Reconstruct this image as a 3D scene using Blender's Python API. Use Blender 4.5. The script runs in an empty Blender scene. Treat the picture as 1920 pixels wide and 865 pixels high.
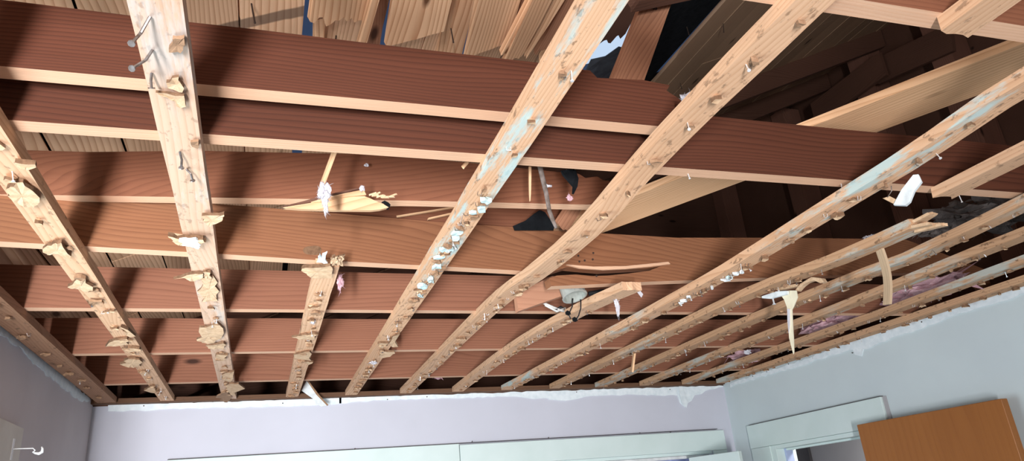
import bpy, math, random
from mathutils import Vector, Matrix, noise
random.seed(7)
S = bpy.context.scene
COL = S.collection
R = random.uniform

# ------------------------------------------------------------------ camera
F = 1330.3                      # focal length in pixels of the 1920x865 frame
CAMZ = 1.73
yaw, pitch, roll = (math.radians(a) for a in (20.025, 21.506, -5.112))
fwd = Vector((math.sin(yaw)*math.cos(pitch), math.cos(yaw)*math.cos(pitch), math.sin(pitch)))
r0 = Vector((math.cos(yaw), -math.sin(yaw), 0)); u0 = r0.cross(fwd)
rt = math.cos(roll)*r0 + math.sin(roll)*u0
up = -math.sin(roll)*r0 + math.cos(roll)*u0
CAM = Vector((0, 0, CAMZ))
cd = bpy.data.cameras.new('camera'); cam = bpy.data.objects.new('camera', cd); COL.objects.link(cam)
cam.matrix_world = Matrix(((rt.x, up.x, -fwd.x, 0), (rt.y, up.y, -fwd.y, 0), (rt.z, up.z, -fwd.z, CAMZ), (0, 0, 0, 1)))
cd.sensor_width = 36; cd.lens = 36*F/1920; cd.clip_start = 0.02; cd.clip_end = 200
S.camera = cam

# ------------------------------------------------------------------ world, daylight and added lights
w = bpy.data.worlds.new('sky'); S.world = w; w.use_nodes = True
nt = w.node_tree; nt.nodes.clear()
bg = nt.nodes.new('ShaderNodeBackground'); wo = nt.nodes.new('ShaderNodeOutputWorld')
bg.inputs[0].default_value = (0.62, 0.78, 1.0, 1); bg.inputs[1].default_value = 0.9
nt.links.new(bg.outputs[0], wo.inputs[0])

def area(name, loc, target, sx, sy, power, col):
    l = bpy.data.lights.new(name, 'AREA'); l.shape = 'RECTANGLE'; l.size = sx; l.size_y = sy
    l.energy = power; l.color = col
    o = bpy.data.objects.new(name, l); COL.objects.link(o); o.location = loc
    o.rotation_euler = (Vector(target)-Vector(loc)).to_track_quat('-Z', 'Y').to_euler()
    return o
key = area('rear_key_light', (-0.87, -2.55, 0.80), (-0.45, 1.6, 1.75), 0.22, 1.2, 132, (0.97, 0.965, 1.0))  # key light placed to suit the strip shadows; its opening is added
key.data.spread = math.radians(95)                          # spread narrowed so the key fades towards the right
area('rear_fill_light', (1.0, -2.55, 1.30), (0.9, 1.0, 1.45), 1.9, 1.2, 8, (0.86, 0.95, 1.0))  # added fill light, its window is unseen
area('side_window_daylight', (-0.90, 1.9, 1.45), (1.0, 1.9, 1.5), 1.5, 1.05, 44, (0.80, 0.93, 1.0))
area('hall_fill_lamp', (3.55, 3.5, 2.34), (3.7, 3.6, 0.0), 0.25, 0.25, 26, (1.0, 0.95, 0.92))  # unseen lamp added to brighten the hallway

S.view_settings.view_transform = 'Standard'; S.view_settings.look = 'None'
S.view_settings.gamma = 1.0; S.view_settings.use_curve_mapping = False
S.view_settings.exposure = 0.0

# ------------------------------------------------------------------ pixel -> direction helpers
def ray(x, y): return rt*((x-960)/F) + up*((432.5-y)/F) + fwd
def onZ(x, y, z): d = ray(x, y); return CAM + d*((z-CAMZ)/d.z)
def onX(x, y, X): d = ray(x, y); return CAM + d*(X/d.x)
def onY(x, y, Y): d = ray(x, y); return CAM + d*(Y/d.y)
def onP(x, y, p, n):
    d = ray(x, y); return CAM + d*((Vector(p)-CAM).dot(n)/d.dot(n))
ZB = CAMZ+0.669                 # underside of the furring strips
TB = 0.027                      # their thickness
ZJ = ZB+TB                      # underside of the joists
SLOPE = 0.45                    # roof rises to the right
RN = Vector((-SLOPE, 0, 1)).normalized()
def roofz(X): return CAMZ+0.85+SLOPE*(X+0.95)
def onR(x, y, drop=0.0): return onP(x, y, (0, 0, roofz(0)-drop), RN)

# ------------------------------------------------------------------ materials
MAT = {}
def newmat(name):
    m = bpy.data.materials.new(name); m.use_nodes = True; MAT[name] = m
    t = m.node_tree; b = t.nodes['Principled BSDF']
    return m, t, b
def N(t, typ, **kw):
    n = t.nodes.new(typ)
    for k, v in kw.items(): setattr(n, k, v)
    return n
def mix(t, fac, a, b, blend='MIX'):
    n = N(t, 'ShaderNodeMix', data_type='RGBA', blend_type=blend)
    for i, v in ((0, fac), (6, a), (7, b)):
        if hasattr(v, 'is_output') or isinstance(v, bpy.types.NodeSocket): t.links.new(v, n.inputs[i])
        elif i == 0: n.inputs[0].default_value = v
        else: n.inputs[i].default_value = (*v, 1)
    return n.outputs[2]
def ramp(t, sock, p0, p1, c0=0.0, c1=1.0):
    n = N(t, 'ShaderNodeMapRange'); n.inputs[1].default_value = p0; n.inputs[2].default_value = p1
    n.inputs[3].default_value = c0; n.inputs[4].default_value = c1
    t.links.new(sock, n.inputs[0]); return n.outputs[0]
def math2(t, op, a, b=None):
    n = N(t, 'ShaderNodeMath', operation=op)
    for i, v in ((0, a), (1, b)):
        if v is None: continue
        if isinstance(v, (int, float)): n.inputs[i].default_value = v
        else: t.links.new(v, n.inputs[i])
    return n.outputs[0]
def vmul(t, v, s):
    n = N(t, 'ShaderNodeVectorMath', operation='MULTIPLY'); t.links.new(v, n.inputs[0]); n.inputs[1].default_value = s
    return n.outputs[0]
def noise_tex(t, vec, scale, detail=3, rough=0.55):
    n = N(t, 'ShaderNodeTexNoise'); n.inputs['Scale'].default_value = scale
    n.inputs['Detail'].default_value = detail; n.inputs['Roughness'].default_value = rough
    if vec is not None: t.links.new(vec, n.inputs['Vector'])
    return n.outputs['Fac']
def obj_coords(t, axis):
    tc = N(t, 'ShaderNodeTexCoord'); oi = N(t, 'ShaderNodeObjectInfo')
    off = N(t, 'ShaderNodeVectorMath', operation='SCALE'); off.inputs[0].default_value = (7.3, 3.1, 4.7)
    t.links.new(oi.outputs['Random'], off.inputs['Scale'])
    v = tc.outputs['Object']
    if axis != 'X':
        sp = N(t, 'ShaderNodeSeparateXYZ'); cb = N(t, 'ShaderNodeCombineXYZ'); t.links.new(v, sp.inputs[0])
        o = {'Y': (1, 0, 2), 'Z': (2, 1, 0)}[axis]
        for i, k in enumerate(o): t.links.new(sp.outputs[k], cb.inputs[i])
        v = cb.outputs[0]
    ad = N(t, 'ShaderNodeVectorMath', operation='ADD'); t.links.new(v, ad.inputs[0]); t.links.new(off.outputs[0], ad.inputs[1])
    return v, ad.outputs[0], oi.outputs['Random']
def wood(name, light, dark, axis='X', ring=30.0, contrast=0.6, rough=0.75, knots=True, paint=None, stain=None, marks=0.0, vary=0.18):
    m, t, b = newmat(name)
    loc, v, rnd = obj_coords(t, axis)
    # growth rings: distance from a far-off pith, warped slowly along the length
    warp = noise_tex(t, vmul(t, v, (0.55, 3.2, 3.2)), 1.0, 2, 0.5)
    fine = noise_tex(t, vmul(t, v, (4.0, 90.0, 90.0)), 1.0, 3, 0.6)
    sp = N(t, 'ShaderNodeSeparateXYZ'); t.links.new(v, sp.inputs[0])
    s = math2(t, 'ADD', math2(t, 'MULTIPLY', sp.outputs[1], 1.0), math2(t, 'MULTIPLY', sp.outputs[2], 0.8))
    ph = math2(t, 'ADD', math2(t, 'MULTIPLY', s, ring*2.2), math2(t, 'MULTIPLY', warp, ring*0.55))
    fr = math2(t, 'FRACT', ph)
    line = math2(t, 'POWER', fr, 2.6)                      # soft early wood, sharp late wood
    f = math2(t, 'ADD', math2(t, 'MULTIPLY', line, contrast), math2(t, 'MULTIPLY', math2(t, 'SUBTRACT', fine, 0.5), 0.45))
    cl = N(t, 'ShaderNodeClamp'); t.links.new(f, cl.inputs[0])
    c = mix(t, cl.outputs[0], light, dark)
    big = noise_tex(t, vmul(t, v, (0.9, 3.0, 3.0)), 1.3, 2)
    c = mix(t, ramp(t, big, 0.35, 0.75, 0, 0.35), c, dark)
    if knots:
        vo = N(t, 'ShaderNodeTexVoronoi'); vo.inputs['Scale'].default_value = 1.0
        t.links.new(vmul(t, v, (2.2, 6.0, 6.0)), vo.inputs['Vector'])
        k = ramp(t, vo.outputs['Distance'], 0.05, 0.11, 1, 0)
        c = mix(t, k, c, tuple(x*0.35 for x in dark))
    if marks:
        mk_ = noise_tex(t, vmul(t, v, (30, 55, 55)), 1.0, 4, 0.65)
        c = mix(t, ramp(t, mk_, 0.59, 0.65, 0, marks), c, (0.10, 0.055, 0.03))
    if paint:
        pn = noise_tex(t, vmul(t, v, (4, 22, 22)), 1.0, 5, 0.7)
        pl = noise_tex(t, vmul(t, v, (1.2, 2, 2)), 1.0, 1)
        pf = math2(t, 'MULTIPLY', ramp(t, pn, 0.50, 0.60), ramp(t, pl, 0.48, 0.56))
        c = mix(t, math2(t, 'MULTIPLY', pf, paint[1]), c, paint[0])
    if stain:                                              # mark left where a rafter used to lie
        g = N(t, 'ShaderNodeNewGeometry'); sg = N(t, 'ShaderNodeSeparateXYZ'); t.links.new(g.outputs['Position'], sg.inputs[0])
        wob = math2(t, 'MULTIPLY', noise_tex(t, vmul(t, v, (9, 9, 9)), 1.0, 2), 0.02)
        d = math2(t, 'ABSOLUTE', math2(t, 'SUBTRACT', math2(t, 'ADD', sg.outputs[1], wob), stain))
        c = mix(t, ramp(t, d, 0.018, 0.024, 0.72, 0), c, (0.075, 0.05, 0.04))
    br = math2(t, 'ADD', math2(t, 'MULTIPLY', rnd, vary), 1.0-vary*0.5)
    hv = N(t, 'ShaderNodeHueSaturation'); t.links.new(br, hv.inputs['Value']); t.links.new(c, hv.inputs['Color'])
    t.links.new(hv.outputs[0], b.inputs['Base Color'])
    b.inputs['Roughness'].default_value = rough; b.inputs['Specular IOR Level'].default_value = 0.25
    bp = N(t, 'ShaderNodeBump'); bp.inputs['Strength'].default_value = 0.35; bp.inputs['Distance'].default_value = 0.002
    t.links.new(math2(t, 'ADD', fine, math2(t, 'MULTIPLY', line, 0.5)), bp.inputs['Height']); t.links.new(bp.outputs[0], b.inputs['Normal'])
    return m
def flat(name, c, rough=0.8, var=0.12, scale=14, c2=None, metal=0.0, bump=0.0, spec=0.3, detail=4):
    m, t, b = newmat(name)
    tc = N(t, 'ShaderNodeTexCoord')
    n = noise_tex(t, tc.outputs['Object'], scale, detail)
    c2 = c2 or tuple(x*(1-var*2) for x in c)
    t.links.new(mix(t, ramp(t, n, 0.35, 0.7), c, c2), b.inputs['Base Color'])
    b.inputs['Roughness'].default_value = rough; b.inputs['Metallic'].default_value = metal
    b.inputs['Specular IOR Level'].default_value = spec
    if bump:
        bp = N(t, 'ShaderNodeBump'); bp.inputs['Strength'].default_value = 0.5; bp.inputs['Distance'].default_value = bump
        n2 = noise_tex(t, tc.outputs['Object'], scale*5, 5)
        t.links.new(n2, bp.inputs['Height']); t.links.new(bp.outputs[0], b.inputs['Normal'])
    return m
JL, JD = (0.225, 0.088, 0.046), (0.115, 0.038, 0.019)
wood('joist_wood', JL, JD, 'X', 52, 0.55)
wood('joist_wood_far', (0.275, 0.115, 0.066), (0.14, 0.052, 0.028), 'X', 40, 0.6)
wood('joist_wood_red', (0.108, 0.034, 0.017), (0.045, 0.013, 0.006), 'X', 55, 0.8)
wood('joist_wood_pale', (0.27, 0.116, 0.055), (0.125, 0.045, 0.020), 'X', 42, 0.6)
wood('joist_edge', (0.71, 0.455, 0.30), (0.47, 0.24, 0.13), 'X', 60, 0.5, knots=False)
wood('strip_wood', (0.69, 0.445, 0.28), (0.42, 0.21, 0.10), 'Y', 50, 0.6, marks=0.5)
wood('strip_wood_pale', (0.69, 0.48, 0.345), (0.47, 0.28, 0.17), 'Y', 34, 0.6, marks=0.35, paint=((0.50, 0.63, 0.68), 0.35))
wood('strip_wood_painted', (0.68, 0.43, 0.265), (0.42, 0.21, 0.10), 'Y', 50, 0.6, marks=0.6, paint=((0.42, 0.62, 0.63), 0.75))
wood('strip_wood_grey', (0.54, 0.33, 0.19), (0.32, 0.17, 0.085), 'Y', 50, 0.6, marks=0.7, paint=((0.42, 0.49, 0.46), 0.75))
wood('strip_wood_brown', (0.33, 0.18, 0.105), (0.18, 0.085, 0.045), 'Y', 50, 0.5, marks=0.6)
wood('ledger_wood', (0.15, 0.075, 0.04), (0.07, 0.035, 0.02), 'X', 40, 0.5, marks=0.6)
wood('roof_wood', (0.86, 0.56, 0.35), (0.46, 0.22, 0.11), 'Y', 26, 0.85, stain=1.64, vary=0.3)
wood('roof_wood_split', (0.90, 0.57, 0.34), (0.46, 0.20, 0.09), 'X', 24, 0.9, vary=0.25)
wood('roof_wood_dim', (0.44, 0.28, 0.17), (0.22, 0.12, 0.07), 'Y', 26, 0.8, vary=0.3)  # same roof boards, darkened in colour for the dim right side of the attic
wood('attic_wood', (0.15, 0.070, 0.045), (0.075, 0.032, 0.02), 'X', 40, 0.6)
wood('stud_wood', (0.26, 0.12, 0.08), (0.13, 0.055, 0.035), 'Z', 40, 0.6)
wood('loose_wood', (0.74, 0.48, 0.28), (0.44, 0.22, 0.10), 'X', 32, 0.75)
wood('splint_wood', (0.50, 0.37, 0.24), (0.30, 0.21, 0.13), 'X', 40, 0.5, paint=((0.42, 0.49, 0.46), 0.6))
wood('block_wood', (0.45, 0.23, 0.14), (0.28, 0.12, 0.07), 'X', 40, 0.4)
wood('brace_wood', (0.48, 0.23, 0.13), (0.25, 0.10, 0.055), 'X', 48, 0.7)
wood('door_wood', (0.33, 0.125, 0.030), (0.19, 0.060, 0.013), 'Z', 12, 0.2, rough=0.42, knots=False, vary=0.0)
flat('wall_paint', (0.56, 0.57, 0.635), 0.85, c2=(0.53, 0.54, 0.60), scale=3)
flat('wall_paint_right', (0.58, 0.66, 0.67), 0.85, c2=(0.55, 0.625, 0.64), scale=3)
flat('wall_paint_left', (0.58, 0.55, 0.57), 0.85, c2=(0.53, 0.50, 0.52), scale=3)
flat('torn_plaster', (0.80, 0.86, 0.88), 0.9, c2=(0.66, 0.74, 0.77), scale=30, bump=0.002)
flat('trim_paint', (0.64, 0.745, 0.72), 0.5, c2=(0.59, 0.70, 0.67), scale=5)
flat('cream_paint', (0.62, 0.60, 0.54), 0.55, c2=(0.55, 0.52, 0.46), scale=8)
flat('closet_paint', (0.42, 0.47, 0.68), 0.8, scale=3)
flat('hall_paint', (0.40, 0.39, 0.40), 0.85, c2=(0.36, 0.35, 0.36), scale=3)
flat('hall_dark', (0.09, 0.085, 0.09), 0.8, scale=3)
flat('jamb_cool_lit', (0.45, 0.53, 0.75), 0.6, scale=5)  # white jamb paint with the tint of cold hall light put into it
flat('floor_boards', (0.42, 0.40, 0.38), 0.6, scale=3)
flat('tile_fibre', (0.70, 0.50, 0.32), 0.95, c2=(0.52, 0.33, 0.19), scale=60, bump=0.002)
flat('tile_fibre_dark', (0.36, 0.22, 0.13), 0.95, c2=(0.24, 0.14, 0.08), scale=60, bump=0.002)
flat('tile_edge', (0.22, 0.125, 0.07), 0.95, c2=(0.12, 0.065, 0.035), scale=90, bump=0.002)
flat('paint_flake', (0.42, 0.60, 0.62), 0.8, c2=(0.55, 0.66, 0.64), scale=60)
flat('tile_face', (0.80, 0.86, 0.87), 0.8, scale=40)
flat('nail_steel', (0.35, 0.34, 0.34), 0.4, c2=(0.18, 0.13, 0.10), scale=80, metal=0.8)
flat('nail_rust', (0.07, 0.045, 0.035), 0.7, scale=80, metal=0.3)
flat('nail_bright', (0.85, 0.87, 0.88), 0.3, scale=80, metal=0.4)
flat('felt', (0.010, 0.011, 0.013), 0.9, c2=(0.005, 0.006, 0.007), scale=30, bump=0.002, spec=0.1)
flat('felt_grey', (0.10, 0.11, 0.13), 0.7, c2=(0.05, 0.055, 0.065), scale=18, bump=0.002)
flat('insulation_pink', (0.66, 0.44, 0.47), 1.0, c2=(0.50, 0.30, 0.34), scale=30, bump=0.006, spec=0.0)
flat('insulation_white', (0.64, 0.64, 0.68), 1.0, c2=(0.52, 0.50, 0.54), scale=40, bump=0.006, spec=0.0)
flat('insulation_grey', (0.28, 0.26, 0.25), 1.0, c2=(0.16, 0.14, 0.13), scale=16, bump=0.01, spec=0.0)
flat('box_steel', (0.50, 0.53, 0.48), 0.5, c2=(0.34, 0.36, 0.33), scale=30, metal=0.35)
flat('wire_black', (0.02, 0.02, 0.022), 0.5, scale=30)
flat('wire_white', (0.62, 0.62, 0.58), 0.5, scale=30)
flat('bark', (0.10, 0.075, 0.06), 0.9, c2=(0.22, 0.18, 0.16), scale=60, bump=0.002)
flat('paper_cream', (0.80, 0.74, 0.56), 0.8, c2=(0.70, 0.63, 0.46), scale=20)
flat('enamel_white', (0.75, 0.75, 0.74), 0.35, scale=20)
flat('ground', (0.20, 0.20, 0.15), 0.9, scale=2)
def tarp_mat():
    m, t, b = newmat('tarp_blue')
    t.nodes.remove(b); out = t.nodes['Material Output']
    d = N(t, 'ShaderNodeBsdfDiffuse'); tr = N(t, 'ShaderNodeBsdfTranslucent'); ms = N(t, 'ShaderNodeMixShader')
    d.inputs[0].default_value = (0.12, 0.15, 0.21, 1); tr.inputs[0].default_value = (0.36, 0.43, 0.55, 1); ms.inputs[0].default_value = 0.6
    t.links.new(d.outputs[0], ms.inputs[1]); t.links.new(tr.outputs[0], ms.inputs[2]); t.links.new(ms.outputs[0], out.inputs[0])
tarp_mat()
def glass_mat():
    m, t, b = newmat('window_glass')
    t.nodes.remove(b); out = t.nodes['Material Output']
    g = N(t, 'ShaderNodeBsdfGlossy'); g.inputs['Roughness'].default_value = 0.02; tr = N(t, 'ShaderNodeBsdfTransparent'); ms = N(t, 'ShaderNodeMixShader')
    ms.inputs[0].default_value = 0.06
    t.links.new(tr.outputs[0], ms.inputs[1]); t.links.new(g.outputs[0], ms.inputs[2]); t.links.new(ms.outputs[0], out.inputs[0])
glass_mat()

# ------------------------------------------------------------------ object helpers
def tag(o, label=None, cat=None, group=None, kind=None):
    if label: o['label'] = label
    if cat: o['category'] = cat
    if group: o['group'] = group
    if kind: o['kind'] = kind
    return o
def mk(name, verts, faces, mats, parent=None, fm=None, M=None, smooth=False, origin=None):
    vs = [Vector(v) for v in verts]
    if origin is None:
        lo = [min(v[i] for v in vs) for i in range(3)]; hi = [max(v[i] for v in vs) for i in range(3)]
        c = Vector(((lo[0]+hi[0])/2, (lo[1]+hi[1])/2, (lo[2]+hi[2])/2))
    else: c = Vector(origin)
    if M is None: M = Matrix.Identity(3)
    Mi = M.transposed()
    me = bpy.data.meshes.new(name); me.from_pydata([Mi @ (v-c) for v in vs], [], faces)
    if isinstance(mats, str): mats = [mats]
    for k in mats: me.materials.append(MAT[k])
    if fm: 
        for p, i in zip(me.polygons, fm): p.material_index = i
    if smooth:
        for p in me.polygons: p.use_smooth = True
    me.update()
    o = bpy.data.objects.new(name, me); COL.objects.link(o)
    o.matrix_basis = Matrix.Translation(c) @ M.to_4x4()
    if parent is not None:
        o.parent = parent; o.matrix_parent_inverse = parent.matrix_basis.inverted()
    return o
def empty(name, loc):
    o = bpy.data.objects.new(name, None); COL.objects.link(o); o.location = loc; o.empty_display_size = 0.1
    o.matrix_basis = Matrix.Translation(Vector(loc)); return o
def boxmesh(lo, hi):
    x0, y0, z0 = lo; x1, y1, z1 = hi
    v = [(x0, y0, z0), (x1, y0, z0), (x1, y1, z0), (x0, y1, z0), (x0, y0, z1), (x1, y0, z1), (x1, y1, z1), (x0, y1, z1)]
    f = [(0, 3, 2, 1), (4, 5, 6, 7), (0, 1, 5, 4), (1, 2, 6, 5), (2, 3, 7, 6), (3, 0, 4, 7)]
    return v, f
def box(name, lo, hi, mats, parent=None): return mk(name, *boxmesh(lo, hi), mats, parent)
def boxes(name, lst, mats, parent=None):
    V, Fc = [], []
    for lo, hi in lst:
        v, f = boxmesh(lo, hi); n = len(V); V += v; Fc += [tuple(i+n for i in q) for q in f]
    return mk(name, V, Fc, mats, parent)
def bevbox(name, lo, hi, mats, parent=None, b=0.004):
    o = box(name, lo, hi, mats, parent); md = o.modifiers.new('edge', 'BEVEL'); md.width = b; md.segments = 2; return o
def prism(name, poly, tvec, mats, parent=None, M=None, fm_down=False):
    """closed outline (3D points) given thickness along tvec"""
    poly = [Vector(p) for p in poly]; tvec = Vector(tvec); n = len(poly)
    nr = Vector((0, 0, 0))
    for i in range(n): nr += poly[i].cross(poly[(i+1) % n])
    if nr.dot(tvec) > 0: poly.reverse()
    V = poly+[p+tvec for p in poly]
    Fc = [tuple(range(n)), tuple(range(2*n-1, n-1, -1))]+[(i, i+n, (i+1) % n+n, (i+1) % n) for i in range(n)]
    fm = None
    if fm_down:
        fm = [0, 0]
        for i in range(n):
            e = poly[(i+1) % n]-poly[i]; q = tvec.cross(e)   # outward
            q.normalize(); fm.append(1 if abs(q.z) > 0.85 and (poly[i].z+poly[(i+1) % n].z)/2 < fm_down else 0)
    return mk(name, V, Fc, mats, parent, fm, M)
def plank(name, path, wdir, tdir, w, t, mats, parent=None, nw=5, jag=(0, 0), M=None, wob=0.0, taper=None):
    """board swept along path (centre of its lower face); ends may be torn into splinters"""
    path = [Vector(p) for p in path]; wdir = Vector(wdir).normalized(); tdir = Vector(tdir).normalized(); n = len(path)
    V = []
    ex0 = [R(0, jag[0]) for _ in range(nw+1)]; ex1 = [R(0, jag[1]) for _ in range(nw+1)]
    for i, p in enumerate(path):
        if i == 0: d = (path[0]-path[1]).normalized()
        elif i == n-1: d = (path[-1]-path[-2]).normalized()
        wi = w*(taper[i] if taper else 1.0)
        for k in range(nw+1):
            s = k/nw-0.5
            e = d*ex0[k] if i == 0 else d*ex1[k] if i == n-1 else Vector((0, 0, 0))
            j = wdir*(R(-wob, wob) if k in (0, nw) else 0)
            V.append(p+wdir*(s*wi)+e+j)
            V.append(p+wdir*(s*wi)+e*R(0.2, 0.9)+tdir*t+j)
    m = 2*(nw+1); Fc = []
    for i in range(n-1):
        a, b = i*m, (i+1)*m
        for k in range(nw):
            Fc.append((a+2*k, a+2*k+2, b+2*k+2, b+2*k)); Fc.append((a+2*k+1, b+2*k+1, b+2*k+3, a+2*k+3))
        Fc.append((a, b, b+1, a+1)); Fc.append((a+2*nw, a+2*nw+1, b+2*nw+1, b+2*nw))
    for k in range(nw):
        Fc.append((2*k, 2*k+1, 2*k+3, 2*k+2)); e = (n-1)*m; Fc.append((e+2*k, e+2*k+2, e+2*k+3, e+2*k+1))
    if wdir.cross(path[1]-path[0]).dot(tdir) > 0: Fc = [tuple(reversed(q)) for q in Fc]
    return mk(name, V, Fc, mats, parent, None, M)
def axes(d, wdir):
    x = Vector(d).normalized(); y = Vector(wdir); y = (y-x*x.dot(y)).normalized(); z = x.cross(y)
    return Matrix(((x.x, y.x, z.x), (x.y, y.y, z.y), (x.z, y.z, z.z)))
def board(name, a, b, w, t, mats, wdir=(1, 0, 0), parent=None, jag=(0, 0), nw=6, wob=0.0, bend=0.0, seg=6, taper=None):
    """loose board from a to b with its own axes so the grain runs along it"""
    a, b = Vector(a), Vector(b); M = axes(b-a, wdir); y = M.col[1]; z = M.col[2]
    if z.z < 0: z = -z
    p = [a.lerp(b, i/seg)-z*bend*math.sin(math.pi*i/seg) for i in range(seg+1)]
    return plank(name, p, y, z, w, t, mats, parent, nw, jag, M, wob, taper)
def tubemesh(path, r, n=6, cap=True):
    path = [Vector(p) for p in path]; V, Fc = [], []
    rs = r if isinstance(r, (list, tuple)) else [r]*len(path)
    for i, p in enumerate(path):
        d = (path[min(i+1, len(path)-1)]-path[max(i-1, 0)]).normalized()
        a = d.orthogonal().normalized() if i == 0 else (a-d*a.dot(d)).normalized()
        b = d.cross(a)
        for k in range(n):
            q = 2*math.pi*k/n; V.append(p+(a*math.cos(q)+b*math.sin(q))*rs[i])
    for i in range(len(path)-1):
        for k in range(n):
            Fc.append((i*n+k, i*n+(k+1) % n, (i+1)*n+(k+1) % n, (i+1)*n+k))
    if cap: Fc.append(tuple(range(n-1, -1, -1))); Fc.append(tuple(range((len(path)-1)*n, len(path)*n)))
    return V, Fc
def tube(name, path, r, mats, parent=None, n=6): return mk(name, *tubemesh(path, r, n), mats, parent, smooth=True)
def nail(p, d, L, parent, mat='nail_steel', r=0.0018, head=0.0045, bend=None, name='nail'):
    p, d = Vector(p), Vector(d).normalized(); pts = [p-d*0.006, p+d*L*0.5]
    if bend: pts.append(p+d*L*0.62+Vector(bend)*0.3); pts.append(p+d*L*0.62+Vector(bend))
    else: pts.append(p+d*L)
    V, Fc = tubemesh(pts, r); e = (pts[-1]-pts[-2]).normalized()
    V2, F2 = tubemesh([pts[-1]-e*0.0005, pts[-1]+e*0.0016], head, 8); n = len(V)
    return mk(name, V+V2, Fc+[tuple(i+n for i in f) for f in F2], mat, parent, smooth=False)
def staple(p, d, parent, wid=0.009, L=0.010, ang=0.0):
    p, d = Vector(p), Vector(d).normalized(); s = Vector((math.cos(ang), math.sin(ang), 0))*wid/2
    return mk('staple', *tubemesh([p-s-d*0.003, p-s+d*L, p+s+d*L*R(0.7, 1.1), p+s-d*0.003], 0.0009, 4), 'nail_bright' if R(0, 1) < .5 else 'nail_steel', parent)
DOWN = Vector((0, 0, -1))
def flake(poly, parent, mat='tile_fibre', t=0.009, z=None, name='tile_scrap', curl=0.006):
    """torn scrap of ceiling tile still stuck to a furring strip; poly in plan (x, y)"""
    z = ZB if z is None else z; n = len(poly); V = []
    # add ragged mid-points
    pts = []
    for i in range(n):
        a, b = Vector(poly[i]), Vector(poly[(i+1) % n]); pts.append(a); L = (b-a).length
        if L > 0.016:
            for q in (0.33, 0.66): pts.append(a.lerp(b, q+R(-.1, .1))+Vector((R(-1, 1), R(-1, 1)))*L*0.10)
    n = len(pts); c = sum(pts, Vector((0, 0)))/n
    zz = [z-t*R(0.8, 1.1)-R(0, curl)*0.6 for _ in pts]
    V = [(p.x, p.y, zz[i]) for i, p in enumerate(pts)]+[(p.x, p.y, zz[i]+t*R(0.5, 0.95)) for i, p in enumerate(pts)]
    V += [(c.x, c.y, z-t*1.05), (c.x, c.y, z-0.0002)]
    Fc = []
    for i in range(n):
        j = (i+1) % n
        Fc += [(i, j, 2*n), (j+n, i+n, 2*n+1), (i, i+n, j+n, j)]
    area2 = sum(pts[i].x*pts[(i+1) % n].y-pts[(i+1) % n].x*pts[i].y for i in range(n))
    if area2 > 0: Fc = [tuple(reversed(f)) for f in Fc]
    return mk(name, V, Fc, [mat, 'tile_edge'] if mat == 'tile_fibre' else mat, parent, [0, 0, 1]*n if mat == 'tile_fibre' else None)
def pflake(px, parent, mat='tile_fibre', t=0.010, z=None, ox=0, oy=0, sc=1.0, curl=0.006):
    zz = (ZB if z is None else z)-0.008
    poly = [onZ(ox+x/sc, oy+y/sc, zz).xy for x, y in px]
    return flake(poly, parent, mat, t, z, curl=curl)
def rflake(x, y, z, s, parent, mat):
    n = random.randint(4, 6); a0 = R(0, 6.28); el = R(0.45, 0.9); th = R(-0.6, 0.6)
    P = []
    for k in range(n):
        a = a0+6.283*k/n; r_ = s*R(0.45, 1.0); u, v_ = r_*math.cos(a), r_*math.sin(a)*el
        P.append((x+u*math.cos(th)-v_*math.sin(th), y+u*math.sin(th)+v_*math.cos(th)))
    return flake(P, parent, mat, R(0.006, 0.013), z, curl=0.008)
def fluff(name, c, size, mat, label=None, cat=None, parent=None, hair=60, seed=1, group=None, sub=3):
    """tuft of fibre insulation: a lumpy core with loose fibres"""
    rd = random.Random(seed); V, Fc = [], []
    import bmesh
    bm = bmesh.new(); bmesh.ops.create_icosphere(bm, subdivisions=sub, radius=1.0)
    c = Vector(c); size = Vector(size)
    for v in bm.verts:
        q = v.co*1.6+Vector((seed*3.1, seed*1.7, 0)); k = 0.72+0.55*noise.noise(q)+0.25*noise.noise(q*2.7)
        v.co = v.co*k
        V.append(c+Vector((v.co.x*size.x, v.co.y*size.y, v.co.z*size.z)))
    bm.verts.index_update()
    Fc = [tuple(v.index for v in f.verts) for f in bm.faces]; core = len(V); bm.free()
    for _ in range(hair):
        i = rd.randrange(core); p = V[i]; d = (p-c); L = d.length*rd.uniform(0.25, 0.6); d.normalize()
        d = (d+Vector((rd.uniform(-.7, .7), rd.uniform(-.7, .7), rd.uniform(-.9, .5)))).normalized(); s = d.orthogonal().normalized()*max(size)*0.05
        n = len(V); V += [p-s, p+s, p+d*L]; Fc.append((n, n+1, n+2))
    o = mk(name, V, Fc, mat, parent, smooth=False)
    return tag(o, label, cat, group)

# ------------------------------------------------------------------ THE SETTING
XL, XR, YB, YF = -0.83, 2.922, 4.137, -2.65
ZW = ZB-0.003; ZWL = ZB+0.024; ZWR = ZB+0.014
def S_(o): o['kind'] = 'structure'; return o
S_(box('ground', (-30, -30, -0.5), (30, 30, -0.12), 'ground'))
S_(box('floor', (-2.35, YF-0.12, -0.1), (5.0, 6.2, 0.0), 'floor_boards'))
T = 0.12
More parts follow.
